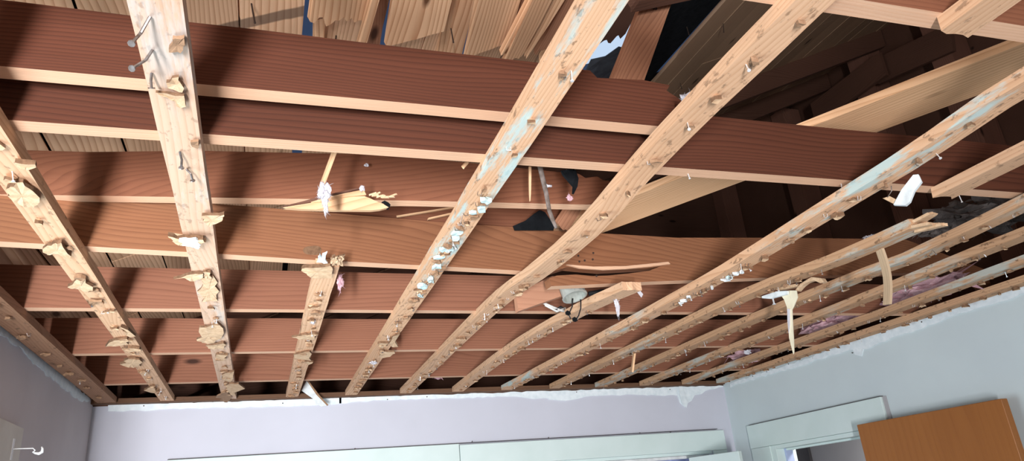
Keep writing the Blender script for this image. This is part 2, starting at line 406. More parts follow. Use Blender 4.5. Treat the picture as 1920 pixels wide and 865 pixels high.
# left wall with a window (only the corner of its casing is in view)
WY0, WY1, WZ0, WZ1 = 1.05, 2.87, 0.85, 2.01
YA, XA = -0.30, -2.2                                       # unseen alcove added behind the camera to make room for the key light
S_(boxes('wall_left', [((XL-T, YA, 0), (XL, WY0, ZWL)), ((XL-T, WY1, 0), (XL, YB, ZWL)), ((XL-T, WY0, 0), (XL, WY1, WZ0)), ((XL-T, WY0, WZ1), (XL, WY1, ZWL))], 'wall_paint_left'))
S_(boxes('wall_alcove', [((XA, YA, 0), (XL-T-.001, YA+.1, 2.4)), ((XA-.1, YF, 0), (XA, YA+.1, 2.4))], 'wall_paint'))
S_(box('ceiling_alcove', (XA, YF, 2.40), (XL-T, YA, 2.43), 'wall_paint'))
# unseen wall behind the camera, openings added for the key and fill lights
RX0, RX1, RZ0, RZ1 = 0.05, 1.95, 0.70, 1.90
SX0, SX1, SZ0, SZ1 = -0.99, -0.75, 0.20, 1.40
def yb_(x0, x1, z0, z1): return ((x0, YF-T, z0), (x1, YF, z1))
S_(boxes('wall_front', [yb_(XA-.1, SX0, 0, ZW), yb_(SX0, SX1, 0, SZ0), yb_(SX0, SX1, SZ1, ZW), yb_(SX1, RX0, 0, ZW), yb_(RX0, RX1, 0, RZ0), yb_(RX0, RX1, RZ1, ZW), yb_(RX1, XR+T, 0, ZW)], 'wall_paint'))
# back wall with the closet opening
CX0, CX1, CZ = -0.36, 2.74, 1.985
S_(boxes('wall_back', [((XL-T, YB, 0), (CX0, YB+T, ZW)), ((CX1, YB, 0), (XR+T, YB+T, ZW)), ((CX0, YB, CZ), (CX1, YB+T, ZW))], 'wall_paint'))
S_(boxes('wall_closet', [((CX0-.3, YB+0.72, 0), (CX1+.18, YB+0.78, 2.36)), ((CX0-.36, YB+T, 0), (CX0-.3, YB+0.78, 2.36)), ((CX1+.12, YB+T, 0), (CX1+.18, YB+0.78, 2.36)), ((CX0-.36, YB+T, 2.36), (CX1+.18, YB+0.78, 2.40))], 'closet_paint'))
# right wall with the doorway
DY0, DY1, DZ = 2.96, 3.72, 1.955
S_(boxes('wall_right', [((XR, YF, 0), (XR+T, DY0-.045, ZWR)), ((XR, DY1+.045, 0), (XR+T, YB, ZWR)), ((XR, DY0-.045, DZ+.012), (XR+T, DY1+.045, ZWR))], 'wall_paint_right'))
# hallway beyond the doorway
S_(box('wall_hall', (4.25, YF, 0), (4.33, 5.9, 2.36), 'hall_paint'))
S_(boxes('wall_hall_end', [((XR+T, 5.9, 0), (4.33, 5.98, 2.36)), ((XR+T, YF-.1, 0), (4.33, YF, 2.36))], 'hall_paint'))
S_(box('ceiling_hall', (XR+T, YF-.1, 2.36), (4.33, 5.98, 2.40), 'hall_paint'))

# torn paper and plaster edge along the top of the walls
def torn_band(parent, top, bot, plane, tv, mat='torn_plaster', jit=0.004, step=0.03, seed=1, name='torn_plaster_edge'):
    rd = random.Random(seed)
    def line(px):
        P = [plane(*p) for p in px]; out = []
        for a, b in zip(P, P[1:]):
            k = max(1, int((b-a).length/step))
            for i in range(k): out.append(a.lerp(b, i/k)+Vector((0, 0, rd.uniform(-jit, jit))))
        out.append(P[-1]); return out
    return prism(name, line(top)+list(reversed(line(bot))), tv, mat, parent)
O = bpy.data.objects
pb = lambda x, y: onY(x, y, YB)
torn_band(O['wall_back'], [(203, 759), (480, 752), (560, 748), (640, 746)], [(203, 772), (215, 772), (260, 771), (350, 767), (480, 764), (570, 762), (640, 757)], pb, (0, -0.004, 0), seed=1)
torn_band(O['wall_back'], [(636, 746), (800, 741), (960, 736), (1030, 734)], [(636, 758), (660, 756), (700, 752), (800, 749), (960, 744), (1000, 748), (1030, 748)], pb, (0, -0.004, 0), seed=2)
torn_band(O['wall_back'], [(1028, 734), (1180, 729), (1355, 724)], [(1028, 750), (1060, 752), (1080, 749), (1100, 744), (1180, 741), (1230, 742), (1270, 742), (1275, 757), (1284, 764), (1287, 757), (1296, 752), (1302, 742), (1315, 740), (1322, 733), (1355, 726)], pb, (0, -0.005, 0), jit=0.003, seed=3)
prism('hanging_paper_flap', [onY(x, y, YB-0.006)+Vector((0, -0.02*(y-720)/45, 0)) for x, y in ((1272, 722), (1279, 724), (1282, 745), (1287, 757), (1284, 766), (1276, 757), (1273, 742))], (0, -0.002, 0), 'torn_plaster', O['wall_back'])
pl_ = lambda x, y: onX(x, y, XL)
torn_band(O['wall_left'], [(-60, 560), (0, 606), (60, 656), (120, 706), (166, 747)], [(-60, 590), (0, 628), (40, 655), (70, 690), (110, 722), (150, 752), (166, 753)], pl_, (0.005, 0, 0), jit=0.006, seed=4)
pr_ = lambda x, y: onX(x, y, XR)
torn_band(O['wall_right'], [(1370, 720), (1440, 695), (1484, 683), (1608, 636), (1789, 575), (1960, 515)], [(1370, 726), (1440, 703), (1484, 692), (1540, 673), (1600, 656), (1604, 665), (1616, 667), (1620, 657), (1660, 640), (1740, 612), (1800, 590), (1850, 574), (1960, 540)], pr_, (-0.005, 0, 0), jit=0.005, seed=5)
for x, y in ((1480, 683), (1600, 662), (1730, 604)): nail(pr_(x, y), (-1, 0, 0), 0.006, O['wall_right'], 'nail_rust', 0.001, 0.003)
for x, y in ((726, 750), (800, 745), (1080, 736), (1255, 731), (270, 762), (530, 757)): nail(pb(x, y)+Vector((0, -0.004, 0)), (0, -1, 0), 0.004, O['wall_back'], 'nail_rust', 0.001, 0.003)

# window in the left wall: casing, frame, glass, curtain bracket
def window(name, axis, c0, c1, z0, z1, wallpos, inward, thick):
    root = empty(name, ((wallpos, (c0+c1)/2, z0) if axis == 'X' else ((c0+c1)/2, wallpos, z0))); root['kind'] = 'structure'
    def bx(nm, a0, a1, zz0, zz1, d0, d1, mat, par=root):
        d0, d1 = sorted((wallpos+inward*d0, wallpos+inward*d1))
        lo, hi = ((d0, a0, zz0), (d1, a1, zz1)) if axis == 'X' else ((a0, d0, zz0), (a1, d1, zz1))
        return box(nm, lo, hi, mat, par)
    cw = 0.135 if axis == 'X' else 0.10
    for a in ((c0-cw, c0), (c1, c1+cw)): bx('side_casing', a[0], a[1], z0-.03, z1, 0.0, 0.018, 'cream_paint')
    bx('head_casing', c0-cw, c1+cw, z1, z1+cw, 0.0, 0.020, 'cream_paint')
    bx('window_sill', c0-cw-.02, c1+cw+.02, z0-.06, z0-.03, 0.0, 0.05, 'cream_paint')
    fr = 0.045
    for a in ((c0, c0+fr), (c1-fr, c1)): bx('frame', a[0], a[1], z0, z1, -thick*.5, -thick*.5-.04, 'trim_paint')
    for z in (z0, (z0+z1)/2-fr/2, z1-fr): bx('frame', c0+fr, c1-fr, z, z+fr, -thick*.5, -thick*.5-.04, 'trim_paint')
    for za, zb in ((z0+fr, (z0+z1)/2-fr/2), ((z0+z1)/2+fr/2, z1-fr)): bx('pane', c0+fr, c1-fr, za, zb, -thick*.5-.018, -thick*.5-.022, 'window_glass')
    return root
window('window_1', 'X', WY0, WY1, WZ0, WZ1, XL, 1, T)
window('added_fill_window', 'Y', RX0, RX1, RZ0, RZ1, YF, 1, T)  # unseen window added around the rear fill light
window('added_key_window', 'Y', SX0, SX1, SZ0, SZ1, YF, 1, T)  # unseen narrow opening added around the key light
br = empty('curtain_rod_bracket', onX(24, 843, XL+0.02)); bp0 = onX(24, 843, XL+0.021); YBR = bp0.y
tag(br, 'white metal curtain rod bracket with hooked end on cream window casing', 'bracket')
box('mounting_plate', bp0+Vector((-0.003, -0.010, -0.035)), bp0+Vector((0.0, 0.010, 0.035)), 'enamel_white', br)
def yb(x, y): return onY(x, y, YBR)
tube('arm', [bp0, yb(28, 842), yb(62, 841), yb(66, 845), yb(61, 849)], 0.0022, 'enamel_white', br)
mk('hook', *tubemesh([yb(61, 848), yb(66, 850), yb(73, 851), yb(79, 848), yb(80, 842), yb(78, 838)], [0.002, 0.004, 0.0055, 0.0055, 0.004, 0.002], 8), 'enamel_white', br, smooth=True)

# closet: head casing in two boards, bifold door
t1 = empty('trim_1', (1.2, YB, CZ)); S_(t1)
ZC0, ZC1 = 1.985, 2.108
for nm, xa, xb, dz in (('casing_board', -0.46, 1.062, 0.006), ('casing_board', 1.066, 2.845, 0.0)):
    bevbox(nm, (xa, YB-0.020, ZC0), (xb, YB-0.0005, ZC1+dz), 'trim_paint', t1, 0.003)
bevbox('side_casing', (-0.46, YB-0.018, 0), (-0.36, YB-0.0005, ZC0-.001), 'trim_paint', t1, 0.003)
bevbox('side_casing', (2.745, YB-0.018, 0), (2.845, YB-0.0005, ZC0-.001), 'trim_paint', t1, 0.003)
for x, y in ((1028, 822), (1199, 813), (1257, 811), (885, 829), (665, 843)): nail(onY(x, y, YB-0.020), (0, -1, 0.2), 0.006, t1, 'nail_rust', 0.0012, 0.003)
box('head_jamb', (CX0, YB+0.001, CZ-0.018), (CX1, YB+T-.001, CZ-0.0005), 'trim_paint', t1)
box('door_track', (CX0, YB+0.04, CZ-0.036), (CX1, YB+0.075, CZ-0.019), 'enamel_white', t1)
bf = empty('bifold_door', (2.70, YB+0.02, 0)); tag(bf, 'white folding closet door standing half folded under the long white head casing', 'door')
def doorpanel(name, a, b, z0, z1, t, mat, par):
    a, b = Vector((*a, 0)), Vector((*b, 0)); d = (b-a).normalized(); n = Vector((-d.y, d.x, 0))*t
    V = [a, b, b+n, a+n]; V = [v+Vector((0, 0, z0)) for v in V]+[v+Vector((0, 0, z1)) for v in V]
    Fc = [(0, 3, 2, 1), (4, 5, 6, 7), (0, 1, 5, 4), (1, 2, 6, 5), (2, 3, 7, 6), (3, 0, 4, 7)]
    o = mk(name, V, Fc, mat, par); md = o.modifiers.new('edge', 'BEVEL'); md.width = 0.002; md.segments = 1; return o
zt = 1.945
A = onZ(1291, 859, zt); B = onZ(1384, 846, zt)
doorpanel('door_panel', A.xy, B.xy, 0.02, zt, 0.03, 'trim_paint', bf)
C2 = onZ(1388, 846, zt); D2 = onZ(1400, 845, zt)
doorpanel('door_panel', C2.xy, (C2.x+0.10, C2.y+0.26), 0.02, zt, 0.03, 'trim_paint', bf)

# doorway in the right wall
t2 = empty('trim_2', (XR, (DY0+DY1)/2, 0)); S_(t2)
CY0, CY1 = 2.836, 3.952
bevbox('head_casing', (XR-0.020, CY0, DZ+0.012), (XR-0.0005, CY1, 2.107), 'trim_paint', t2, 0.002)
bevbox('side_casing', (XR-0.018, DY1+0.045, 0), (XR-0.0005, CY1, DZ+0.011), 'trim_paint', t2, 0.002)
bevbox('side_casing', (XR-0.018, CY0, 0), (XR-0.0005, DY0-0.045, DZ+0.011), 'trim_paint', t2, 0.002)
for ya, yb_ in ((DY1-0.0, DY1+0.044), (DY0-0.044, DY0)):
    bevbox('jamb', (XR-0.012, ya, 0), (XR+T+0.01, yb_, DZ+0.011), 'trim_paint', t2, 0.002)
bevbox('head_jamb', (XR-0.012, DY0, DZ-0.012), (XR+T+0.01, DY1, DZ+0.011), 'trim_paint', t2, 0.002)
box('door_stop', (XR+0.045, DY1-0.014, 0), (XR+0.095, DY1-0.001, DZ-0.013), 'jamb_cool_lit', t2)
box('door_stop', (XR+0.05, DY0, DZ-0.024), (XR+0.085, DY1-0.013, DZ-0.013), 'trim_paint', t2)
box('gap_shade_strip', (XR-0.021, CY0-.002, 2.1072), (XR-0.0006, CY1-.03, 2.1098), 'hall_dark', t2)  # dark strip painted in for the shadow line above the door casing
box('bare_edge', (XR-0.008, CY0-.022, DZ+.03), (XR-0.0006, CY0-.001, 2.1071), 'hall_paint', t2)
box('gap_shade_strip', (-0.46, YB-.0205, ZC1+.0062), (2.80, YB-.0006, ZC1+.0085), 'hall_dark', t1)  # dark strip painted in for the shadow line above the closet casing
d1 = empty('door_1', (XR-0.06, DY0, 0)); S_(d1)
dtl, dtr = onX(1614, 793, XR-0.075), onX(1890, 752, XR-0.075)
doorpanel('door_leaf', (XR-0.075, dtr.y), (XR-0.07, dtl.y), 0.012, (dtl.z+dtr.z)/2, 0.035, 'door_wood', d1)
for z in (0.3, 1.05, 1.75): tube('hinge', [(XR-0.035, dtl.y+.012, z), (XR-0.035, dtl.y+.012, z+0.09)], 0.007, 'nail_steel', d1, 8)
tube('door_knob', [(XR-0.076, dtr.y+0.06, 1.0), (XR-0.10, dtr.y+0.06, 1.0), (XR-0.115, dtr.y+0.06, 1.0), (XR-0.135, dtr.y+0.06, 1.0)], [0.012, 0.012, 0.026, 0.02], 'nail_steel', d1, 12)
# things in the hallway: a dark doorway and its pale frame, coloured blue for cold hall light
d2 = empty('door_2', (4.24, 4.6, 0)); S_(d2)
hx = lambda x: onX(x, 850, 4.245).y
box('dark_leaf', (4.225, hx(1520), 0), (4.2495, hx(1484), 2.34), 'hall_dark', d2)
box('pale_frame', (4.205, hx(1483), 0), (4.2495, hx(1425), 2.34), 'jamb_cool_lit', d2)

# ------------------------------------------------------------------ ROOF over the attic
roof = empty('roof', (0, 2, roofz(0))); S_(roof)
TD = 0.02
def deck(xa, xb, ya, yb, mat='roof_wood', drop=0.0, tilt=0.0):
    """one sheathing board lying along Y on the roof slope; xa,xb its edges"""
    pa = Vector(((xa+xb)/2, ya, roofz((xa+xb)/2)-drop)); pb_ = Vector(((xa+xb)/2, yb, roofz((xa+xb)/2)-drop-tilt))
    return plank('roof_board', [pa, pa.lerp(pb_, .33), pa.lerp(pb_, .66), pb_], (1, 0, SLOPE), (-SLOPE, 0, 1), (xb-xa)*math.sqrt(1+SLOPE**2)-R(.002, .007), TD, mat, roof, nw=1)
YR0, YR1 = -2.9, 5.7
xs = onR(572, 30).x
x = xs-0.003; k = 0
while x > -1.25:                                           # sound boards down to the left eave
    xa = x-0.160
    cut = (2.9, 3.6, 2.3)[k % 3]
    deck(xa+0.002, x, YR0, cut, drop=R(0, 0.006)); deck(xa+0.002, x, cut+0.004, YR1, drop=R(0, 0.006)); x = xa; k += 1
xh = onR(1290, 80).x
x = xh; k = 0
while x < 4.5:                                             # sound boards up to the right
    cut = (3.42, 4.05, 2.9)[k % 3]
    deck(x+0.002, x+0.163, YR0, cut, 'roof_wood_dim', R(0, 0.006)); deck(x+0.002, x+0.163, cut+0.004, YR1, 'roof_wood_dim', R(0, 0.006)); x += 0.163; k += 1
# smashed stretch between them: boards knocked down, split or snapped off
LN = [(596, 716), (744, 800), (802, 868), (895, 962), (966, 1034), (1038, 1100)]
for a_, b_ in LN:                                          # what is left of the lanes, behind the broken pieces
    deck(onR(a_, 60).x, onR(b_, 60).x, (1.66, 1.5, 1.2, 1.6, 1.3, 1.4)[LN.index((a_, b_))], 2.6, drop=R(0, .006))
x = xs+0.03; k = 0
while x < xh-0.16:                                         # their intact ends
    deck(x, x+0.155, 2.61, YR1, drop=R(0, .01)); deck(x, x+0.155, YR0, 0.9, drop=R(0, .01)); x += 0.163; k += 1
def rb(a, b, wpx, da, db, mat='roof_wood_split', jag=(0, 0), t=TD, nw=8, bend=0.0, twist=0.0, taper=None):
    """broken roof board whose middle runs from pixel a to pixel b, hanging da / db below the slope"""
    A, B = onR(*a, da), onR(*b, db); wd = onR(a[0]+wpx, a[1], da)-A
    A2 = A+(A-B)*0.6 if a[1] <= 2 else A
    return board('roof_board', A2, B, wd.length*0.97, t, mat, (1, twist, SLOPE), roof, jag, nw, bend=bend, taper=taper)
rb((643, 0), (638, 28), 100, 0.05, 0.06, jag=(0, 0.035), nw=14)
rb((601, 36), (598, 120), 16, 0.03, 0.03, nw=3)
rb((705, 0), (682, 80), 13, 0.075, 0.10, nw=3, jag=(0, .03))
rb((712, 0), (694, 125), 26, 0.012, 0.012, mat='brace_wood')
rb((795, 0), (780, 72), 98, 0.06, 0.07, nw=8, jag=(0, 0.006))
rb((866, 0), (838, 125), 48, 0.012, 0.012)
rb((938, 0), (914, 94), 70, 0.07, 0.085, nw=8, jag=(0, 0.012))
rb((972, 0), (962, 60), 34, 0.05, 0.06, mat='brace_wood', nw=8, jag=(0, 0.06), taper=[1, 1, .9, .8, .6, .4, .15])
rb((1004, -5), (950, 98), 15, 0.10, 0.12, nw=3, jag=(.04, .03), twist=0.3)
rb((1020, -5), (964, 108), 36, 0.11, 0.13, nw=7, jag=(.05, .03), twist=0.4, taper=[.7, .8, 1, 1, 1, .9, .8])
rb((1048, 0), (992, 96), 22, 0.08, 0.11, nw=6, jag=(0, .05), taper=[1, 1, 1, .9, .8, .6, .3])
rb((1070, 0), (1018, 92), 18, 0.05, 0.06, mat='brace_wood', nw=4, jag=(0, .03))
rb((1092, 0), (1030, 104), 26, 0.02, 0.03, nw=4, jag=(0, .04))
rb((1120, 0), (1062, 110), 30, 0.01, 0.02, mat='brace_wood', nw=4)
rb((1165, 0), (1128, 76), 74, 0.06, 0.08, mat='attic_wood', nw=16, jag=(0, 0.05))
# torn roofing felt and tarpaulin over the boards
tv = []; tf = []; nx, ny = 44, 44
holec = onR(1138, 92)
for i in range(nx+1):
    for j in range(ny+1):
        X = -0.05+2.2*i/nx; Y = 0.7+2.2*j/ny; tv.append((X, Y, roofz(X)+0.045+0.02*noise.noise(Vector((X*3, Y*3, 2)))))
for i in range(nx):
    for j in range(ny):
        q = (i*(ny+1)+j, (i+1)*(ny+1)+j, (i+1)*(ny+1)+j+1, i*(ny+1)+j+1)
        c = sum((Vector(tv[a]) for a in q), Vector())/4
        if (c.xy-holec.xy).length < 0.17+0.04*noise.noise(c*9): continue
        tf.append(q)
o = mk('tarpaulin', tv, tf, 'tarp_blue', smooth=True); o.modifiers.new('thick', 'SOLIDIFY').thickness = 0.002
tag(o, 'dark blue tarpaulin sheet showing through gaps in the smashed roof boards', 'tarpaulin')
def felt_sheet(name, px, drop, mat, label, parent=None, tv_=(0, 0, 0.003)):
    return tag(prism(name, [onR(x_, y_, d_) for x_, y_, d_ in px], tv_, mat, parent), label, 'felt')
felt_sheet('roofing_felt', [(1098, 132, .0), (1108, 112, .0), (1135, 106, .02), (1160, 88, .03), (1178, 92, .03), (1172, 160, 0), (1095, 165, 0)], 0, 'felt_grey', 'torn grey roofing felt under the bright hole in the roof')
felt_sheet('roofing_felt', [(1178, 92, .005), (1200, 40, .005), (1240, -20, .005), (1400, -40, .005), (1352, 0, .005), (1205, 165, .005), (1172, 165, .005)], 0, 'felt', 'black roofing felt exposed beside the brown rafter stub')
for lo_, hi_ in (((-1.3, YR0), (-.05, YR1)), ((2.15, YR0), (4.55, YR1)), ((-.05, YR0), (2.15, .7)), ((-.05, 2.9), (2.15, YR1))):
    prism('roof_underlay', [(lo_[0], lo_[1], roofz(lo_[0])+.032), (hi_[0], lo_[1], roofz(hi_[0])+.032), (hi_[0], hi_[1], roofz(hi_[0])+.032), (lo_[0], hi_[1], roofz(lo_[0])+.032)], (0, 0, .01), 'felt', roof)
# nails left sticking out where the rafter came off
for px_, py_, L in ((472, 10, .062), (846, 56, .055), (1288, 52, .05), (1324, 165, .03), (1276, 158, .03), (1356, 46, .05), (630, 70, .02)):
    nail(onR(px_, py_, 0.02), (R(-.2, .2), R(-.3, .1), -1), L, roof, 'nail_rust', 0.0022, 0.003)
# rafters that still carry the far part of the roof
for i, Y in enumerate((3.42, 4.03, 4.64, 5.25)):
    xa, xb = (1.2, 4.5) if i == 0 else (-1.15, 4.5)
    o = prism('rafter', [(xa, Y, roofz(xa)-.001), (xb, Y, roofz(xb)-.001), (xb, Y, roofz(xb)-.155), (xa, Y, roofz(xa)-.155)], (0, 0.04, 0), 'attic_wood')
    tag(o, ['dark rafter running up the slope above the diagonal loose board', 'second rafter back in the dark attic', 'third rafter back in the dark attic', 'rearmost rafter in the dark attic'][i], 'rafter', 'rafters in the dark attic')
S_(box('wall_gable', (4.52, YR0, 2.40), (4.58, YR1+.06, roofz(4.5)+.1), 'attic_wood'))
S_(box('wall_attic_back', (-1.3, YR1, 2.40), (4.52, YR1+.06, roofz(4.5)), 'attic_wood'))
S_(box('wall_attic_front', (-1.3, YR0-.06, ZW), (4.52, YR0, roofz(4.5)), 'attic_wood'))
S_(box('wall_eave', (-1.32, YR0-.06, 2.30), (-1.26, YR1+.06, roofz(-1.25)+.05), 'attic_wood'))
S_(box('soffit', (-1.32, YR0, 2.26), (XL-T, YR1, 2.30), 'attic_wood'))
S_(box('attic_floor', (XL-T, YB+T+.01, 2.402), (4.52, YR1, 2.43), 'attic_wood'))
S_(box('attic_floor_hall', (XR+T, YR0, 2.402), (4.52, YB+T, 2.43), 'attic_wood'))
for i, (px_, nm) in enumerate(((1752, 'nearest of the gable studs'), (1592, 'second of the gable studs'), (1440, 'third of the gable studs'), (1312, 'farthest of the gable studs'))):
    p = onX(px_, 130 if px_ > 1500 else 200 if px_ > 1400 else 320, 4.32); p.y = min(p.y, YR1-.02)
    o = box('gable_stud', (4.32, p.y-0.155, 2.43), (4.51, p.y, roofz(4.3)-.02), 'stud_wood')
    tag(o, 'dark vertical stud in the attic, '+nm, 'stud', 'gable studs in the dark attic')
for a, b in (((1650, 135), (1790, 70)), ((1530, 215), (1660, 120))):
    o = board('gable_brace', onX(*a, 4.30 if a[0] > 1600 else 4.24), onX(*b, 4.30 if a[0] > 1600 else 4.24), 0.2, 0.03, 'attic_wood', (0, .5, 1)); 
    tag(o, 'dim diagonal brace across the gable studs, '+('upper' if a[0] > 1600 else 'lower')+' one', 'brace')

# ------------------------------------------------------------------ CEILING JOISTS
TJ = 0.038
KJ = (0.669+TB)/0.69
K1, K3 = 1.07, 1.17                                        # these two lie higher than the rest, on their neighbours
class Line:                                                # vertical plane through a joist's near lower edge
    def __init__(s, a, b):
        s.a = Vector((*a, 0))*KJ; s.d = (Vector((*b, 0))*KJ-s.a).normalized(); s.n = Vector((-s.d.y, s.d.x, 0))
    def at(s, X, z): p = s.a+s.d*((X-s.a.x)/s.d.x); return Vector((p.x, p.y, z))
    def px(s, x, y): return onP(x, y, s.a, s.n)
JN = {0: Line((0.839, 0.660), (1.184, 0.652)), 1: Line((-0.403*K1, 1.088*K1), (0.749*K1, 1.070*K1)), 2: Line((-0.423, 1.254), (1.938, 1.222)),
      3: Line((-0.437*K3, 1.562*K3), (0.428*K3, 1.480*K3)), 4: Line((-0.61, 1.848), (0.704, 1.962)), 5: Line((-0.712, 2.411), (1.144, 2.42)),
      6: Line((-0.722, 3.04), (2.235, 3.044)), 7: Line((-0.731, 3.663), (2.6, 3.69))}
def joist(i, prof, mat, label):
    o = prism('ceiling_joist', prof, JN[i].n*TJ, [mat, 'joist_edge'], fm_down=min(p.z for p in prof)+0.055)
    return tag(o, label, 'joist', 'brown ceiling joists across the room')
XE0, XE1 = XL-0.10, XR+0.10
def straight(i, depth, mat, label, z0=ZJ):
    L = JN[i]; n = 12
    bot = [L.at(XE0+(XE1-XE0)*k/n, z0) for k in range(n+1)]
    top = [L.at(XE0+(XE1-XE0)*k/n, z0+depth+R(-.002, .002)) for k in range(n+1)]
    return joist(i, bot+top[::-1], mat, label)
straight(0, 0.140, 'joist_wood', 'brown joist nearest the camera, only its pale lower edge crossing the top right corner')
# J1: snapped at its right end
L = JN[1]
Z1 = CAMZ+.69*K1*KJ; Z3 = CAMZ+.69*K3*KJ
p1 = [L.at(XE0, Z1), L.at(-0.2, Z1), L.at(0.3, Z1), L.px(1258, 239), L.px(1272, 236), L.px(1268, 226), L.px(1280, 216), L.px(1270, 206), L.px(1284, 196), L.px(1272, 184), L.px(1262, 178), L.px(1250, 170),
      L.px(1256, 160), L.px(1205, 150), L.px(1120, 146), L.px(1112, 138), L.px(1106, 132), L.px(1095, 131), L.px(1050, 122), L.px(960, 112), L.px(700, 82), L.px(480, 55), L.px(251, 30), L.px(33, 3), L.at(XE0, Z1+0.126)]
J1 = joist(1, p1, 'joist_wood_red', 'dark red-brown joist with a snapped right end')
J2 = straight(2, 0.150, 'joist_wood_red', 'long dark joist running unbroken right across, just beyond the snapped one')
L = JN[2]
for x, y, d_ in ((1577, 345, .03), (1798, 366, .02), (1700, 352, .03), (1290, 326, .012)): nail(onZ(x, y, ZJ), (R(-.2, .2), 0, -1), d_, J2, 'nail_bright', .0012, .0025)
L = JN[3]
p3 = [L.at(XE0, Z3), L.at(0.0, Z3), L.at(0.4, Z3), L.px(1100, 384), L.px(1150, 382), L.px(1136, 370), L.px(1166, 362), L.px(1140, 352), L.px(1176, 344), L.px(1130, 338), L.px(1120, 331), L.px(1098, 334), L.px(1085, 326), L.px(1040, 322), L.px(1000, 318), L.at(0.3, Z3+.14), L.at(-.2, Z3+.135), L.at(-.45, Z3+.122), L.at(XE0, Z3+.122)]
J3 = joist(3, p3, 'joist_wood', 'brown joist broken off behind the sagging furring strip, above the stick with the white tuft')
# J4: split along its lower edge right of the middle
L = JN[4]
p4 = [L.at(XE0, ZJ), L.at(-.2, ZJ), L.px(594, 488), L.px(805, 498.5), L.px(960, 507), L.px(1030, 512), L.px(1064, 501), L.px(1095, 504), L.px(1130, 507), L.px(1172, 505), L.px(1215, 503), L.px(1240, 499), L.px(1217, 508), L.px(1180, 513), L.px(1140, 517), L.px(1112, 518), L.px(1080, 515), L.px(1044, 517), L.px(1030, 522), L.px(1034, 537), L.px(1230, 528), L.px(1440, 521), L.px(1617, 515), L.px(1809, 508), L.at(XE1, ZJ+.0),
      L.at(XE1, ZJ+.128), L.px(1700, 450), L.px(1617, 448), L.px(1440, 446), L.px(1268, 446), L.px(1148, 439), L.px(1060, 434), L.px(960, 426), L.px(815, 416), L.px(480, 388), L.px(250, 372), L.at(XE0, ZJ+.13)]
J4 = joist(4, p4, 'joist_wood_pale', 'lighter brown joist with a long open split in its lower edge')
# raised splinter edges along the open split
prism('splinter', [L.px(x, y)-L.n*0.002 for x, y in ((1060, 498), (1110, 502), (1170, 501), (1250, 493), (1254, 497), (1215, 502), (1172, 506), (1130, 508), (1085, 505))], -L.n*0.008, 'joist_edge', J4)
for x, y in ((1086, 491), (1111, 487), (1112, 475), (1084, 480), (1118, 518), (1096, 489)): nail(L.px(x, y), -L.n, 0.001, J4, 'nail_rust', 0.003, 0.0035, name='nail_hole')
prism('knot', [L.px(587+16*math.cos(a)*(1.2 if math.cos(a) < 0 else 1), 470+8*math.sin(a)+(2 if math.cos(a) > 0 else -1)*math.sin(2*a)) -L.n*0.0004 for a in [k*math.pi/7 for k in range(14)]], -L.n*0.0006, 'tile_edge', J4)
straight(5, 0.138, 'joist_wood_far', 'brown joist behind the split one, third from the back wall')
straight(6, 0.140, 'joist_wood_far', 'brown joist second from the back wall')
straight(7, 0.140, 'joist_wood_far', 'brown joist nearest the back wall')
o = box('wall_plate', (XE0, YB+.005, ZW+.001), (XE1, YB+T, ZJ-.001), 'attic_wood'); tag(o, 'dark timber plate on top of the back wall', 'timber')

# ------------------------------------------------------------------ FURRING STRIPS
WB = 0.064
YE = 4.045
STR = {}
def strip(key, pts, mat, label, jag=(0.0, 0.004), w=WB, t=TB, n=18):
    P = [Vector(p) for p in pts]; path = []
    L = [0]
    for a, b in zip(P, P[1:]): L.append(L[-1]+(b-a).length)
    for i in range(n+1):                                   # smooth (Catmull-Rom) through the given points
        s = L[-1]*i/n; k = max(j for j in range(len(P)-1) if L[j] <= s+1e-9); u = (s-L[k])/(L[k+1]-L[k])
        p0 = P[max(k-1, 0)]; p1_, p2 = P[k], P[k+1]; p3_ = P[min(k+2, len(P)-1)]
        if len(P) == 2: q = p1_.lerp(p2, u)
        else: q = 0.5*((2*p1_)+(p2-p0)*u+(2*p0-5*p1_+4*p2-p3_)*u*u+(3*p1_-p0-3*p2+p3_)*u**3)
        path.append(q)
    o = plank('furring_strip', path, (1, 0, 0), (0, 0, 1), w, t, mat, None, 4, jag, wob=0.0009)
    tag(o, label, 'wood strip', 'wooden furring strips under the joists'); STR[key] = (o, path); return o
def zx(X, px): return [onX(x, y, X) for x, y in px]
def lim(P, lo=0.16): return [Vector((p.x, p.y, max(ZB-lo, min(ZB+0.004, p.z)))) for p in P]
def at(X, Y, dz=0): return Vector((X, Y, ZB+dz))
N0 = 0.12
strip('a', [at(-.752, N0), at(-.752, YE)], 'strip_wood_brown', 'wide brown furring strip tight against the left wall', w=0.085)
strip('b', [at(-.470, N0), at(-.478, YE)], 'strip_wood', 'furring strip next to the one on the left wall')
strip('c', [at(-.158, N0), at(-.182, YE)], 'strip_wood_pale', 'pale furring strip with long bent nails, its near end widest at the upper left', w=0.068)
strip('d', [at(.146, 1.93), at(.133, YE)], 'strip_wood', 'short furring strip with a splintered broken end at the split joist', jag=(0.02, .004))
strip('e', [at(.432, N0), at(.445, 1.3), at(.445, YE)], 'strip_wood_painted', 'furring strip with turquoise paint flakes in the middle of the room')
B4 = [onZ(1523, 0, ZB)]+[at(.762, 1.15)]+lim(zx(.752, [(1107, 434), (1018, 510), (924, 578), (805, 677)]))+[at(.748, YE)]
B4[0] = at(.752, .655); B4.insert(0, at(.75, N0))
strip('f', B4, 'strip_wood', 'sagging furring strip bent downwards across the middle of the ceiling', n=28)
B5 = lim(zx(1.05, [(1185, 545), (1085, 590), (960, 660)]))+[at(1.052, YE)]
strip('g', B5, 'strip_wood', 'furring strip broken off short beside the metal junction box', jag=(.02, .004))
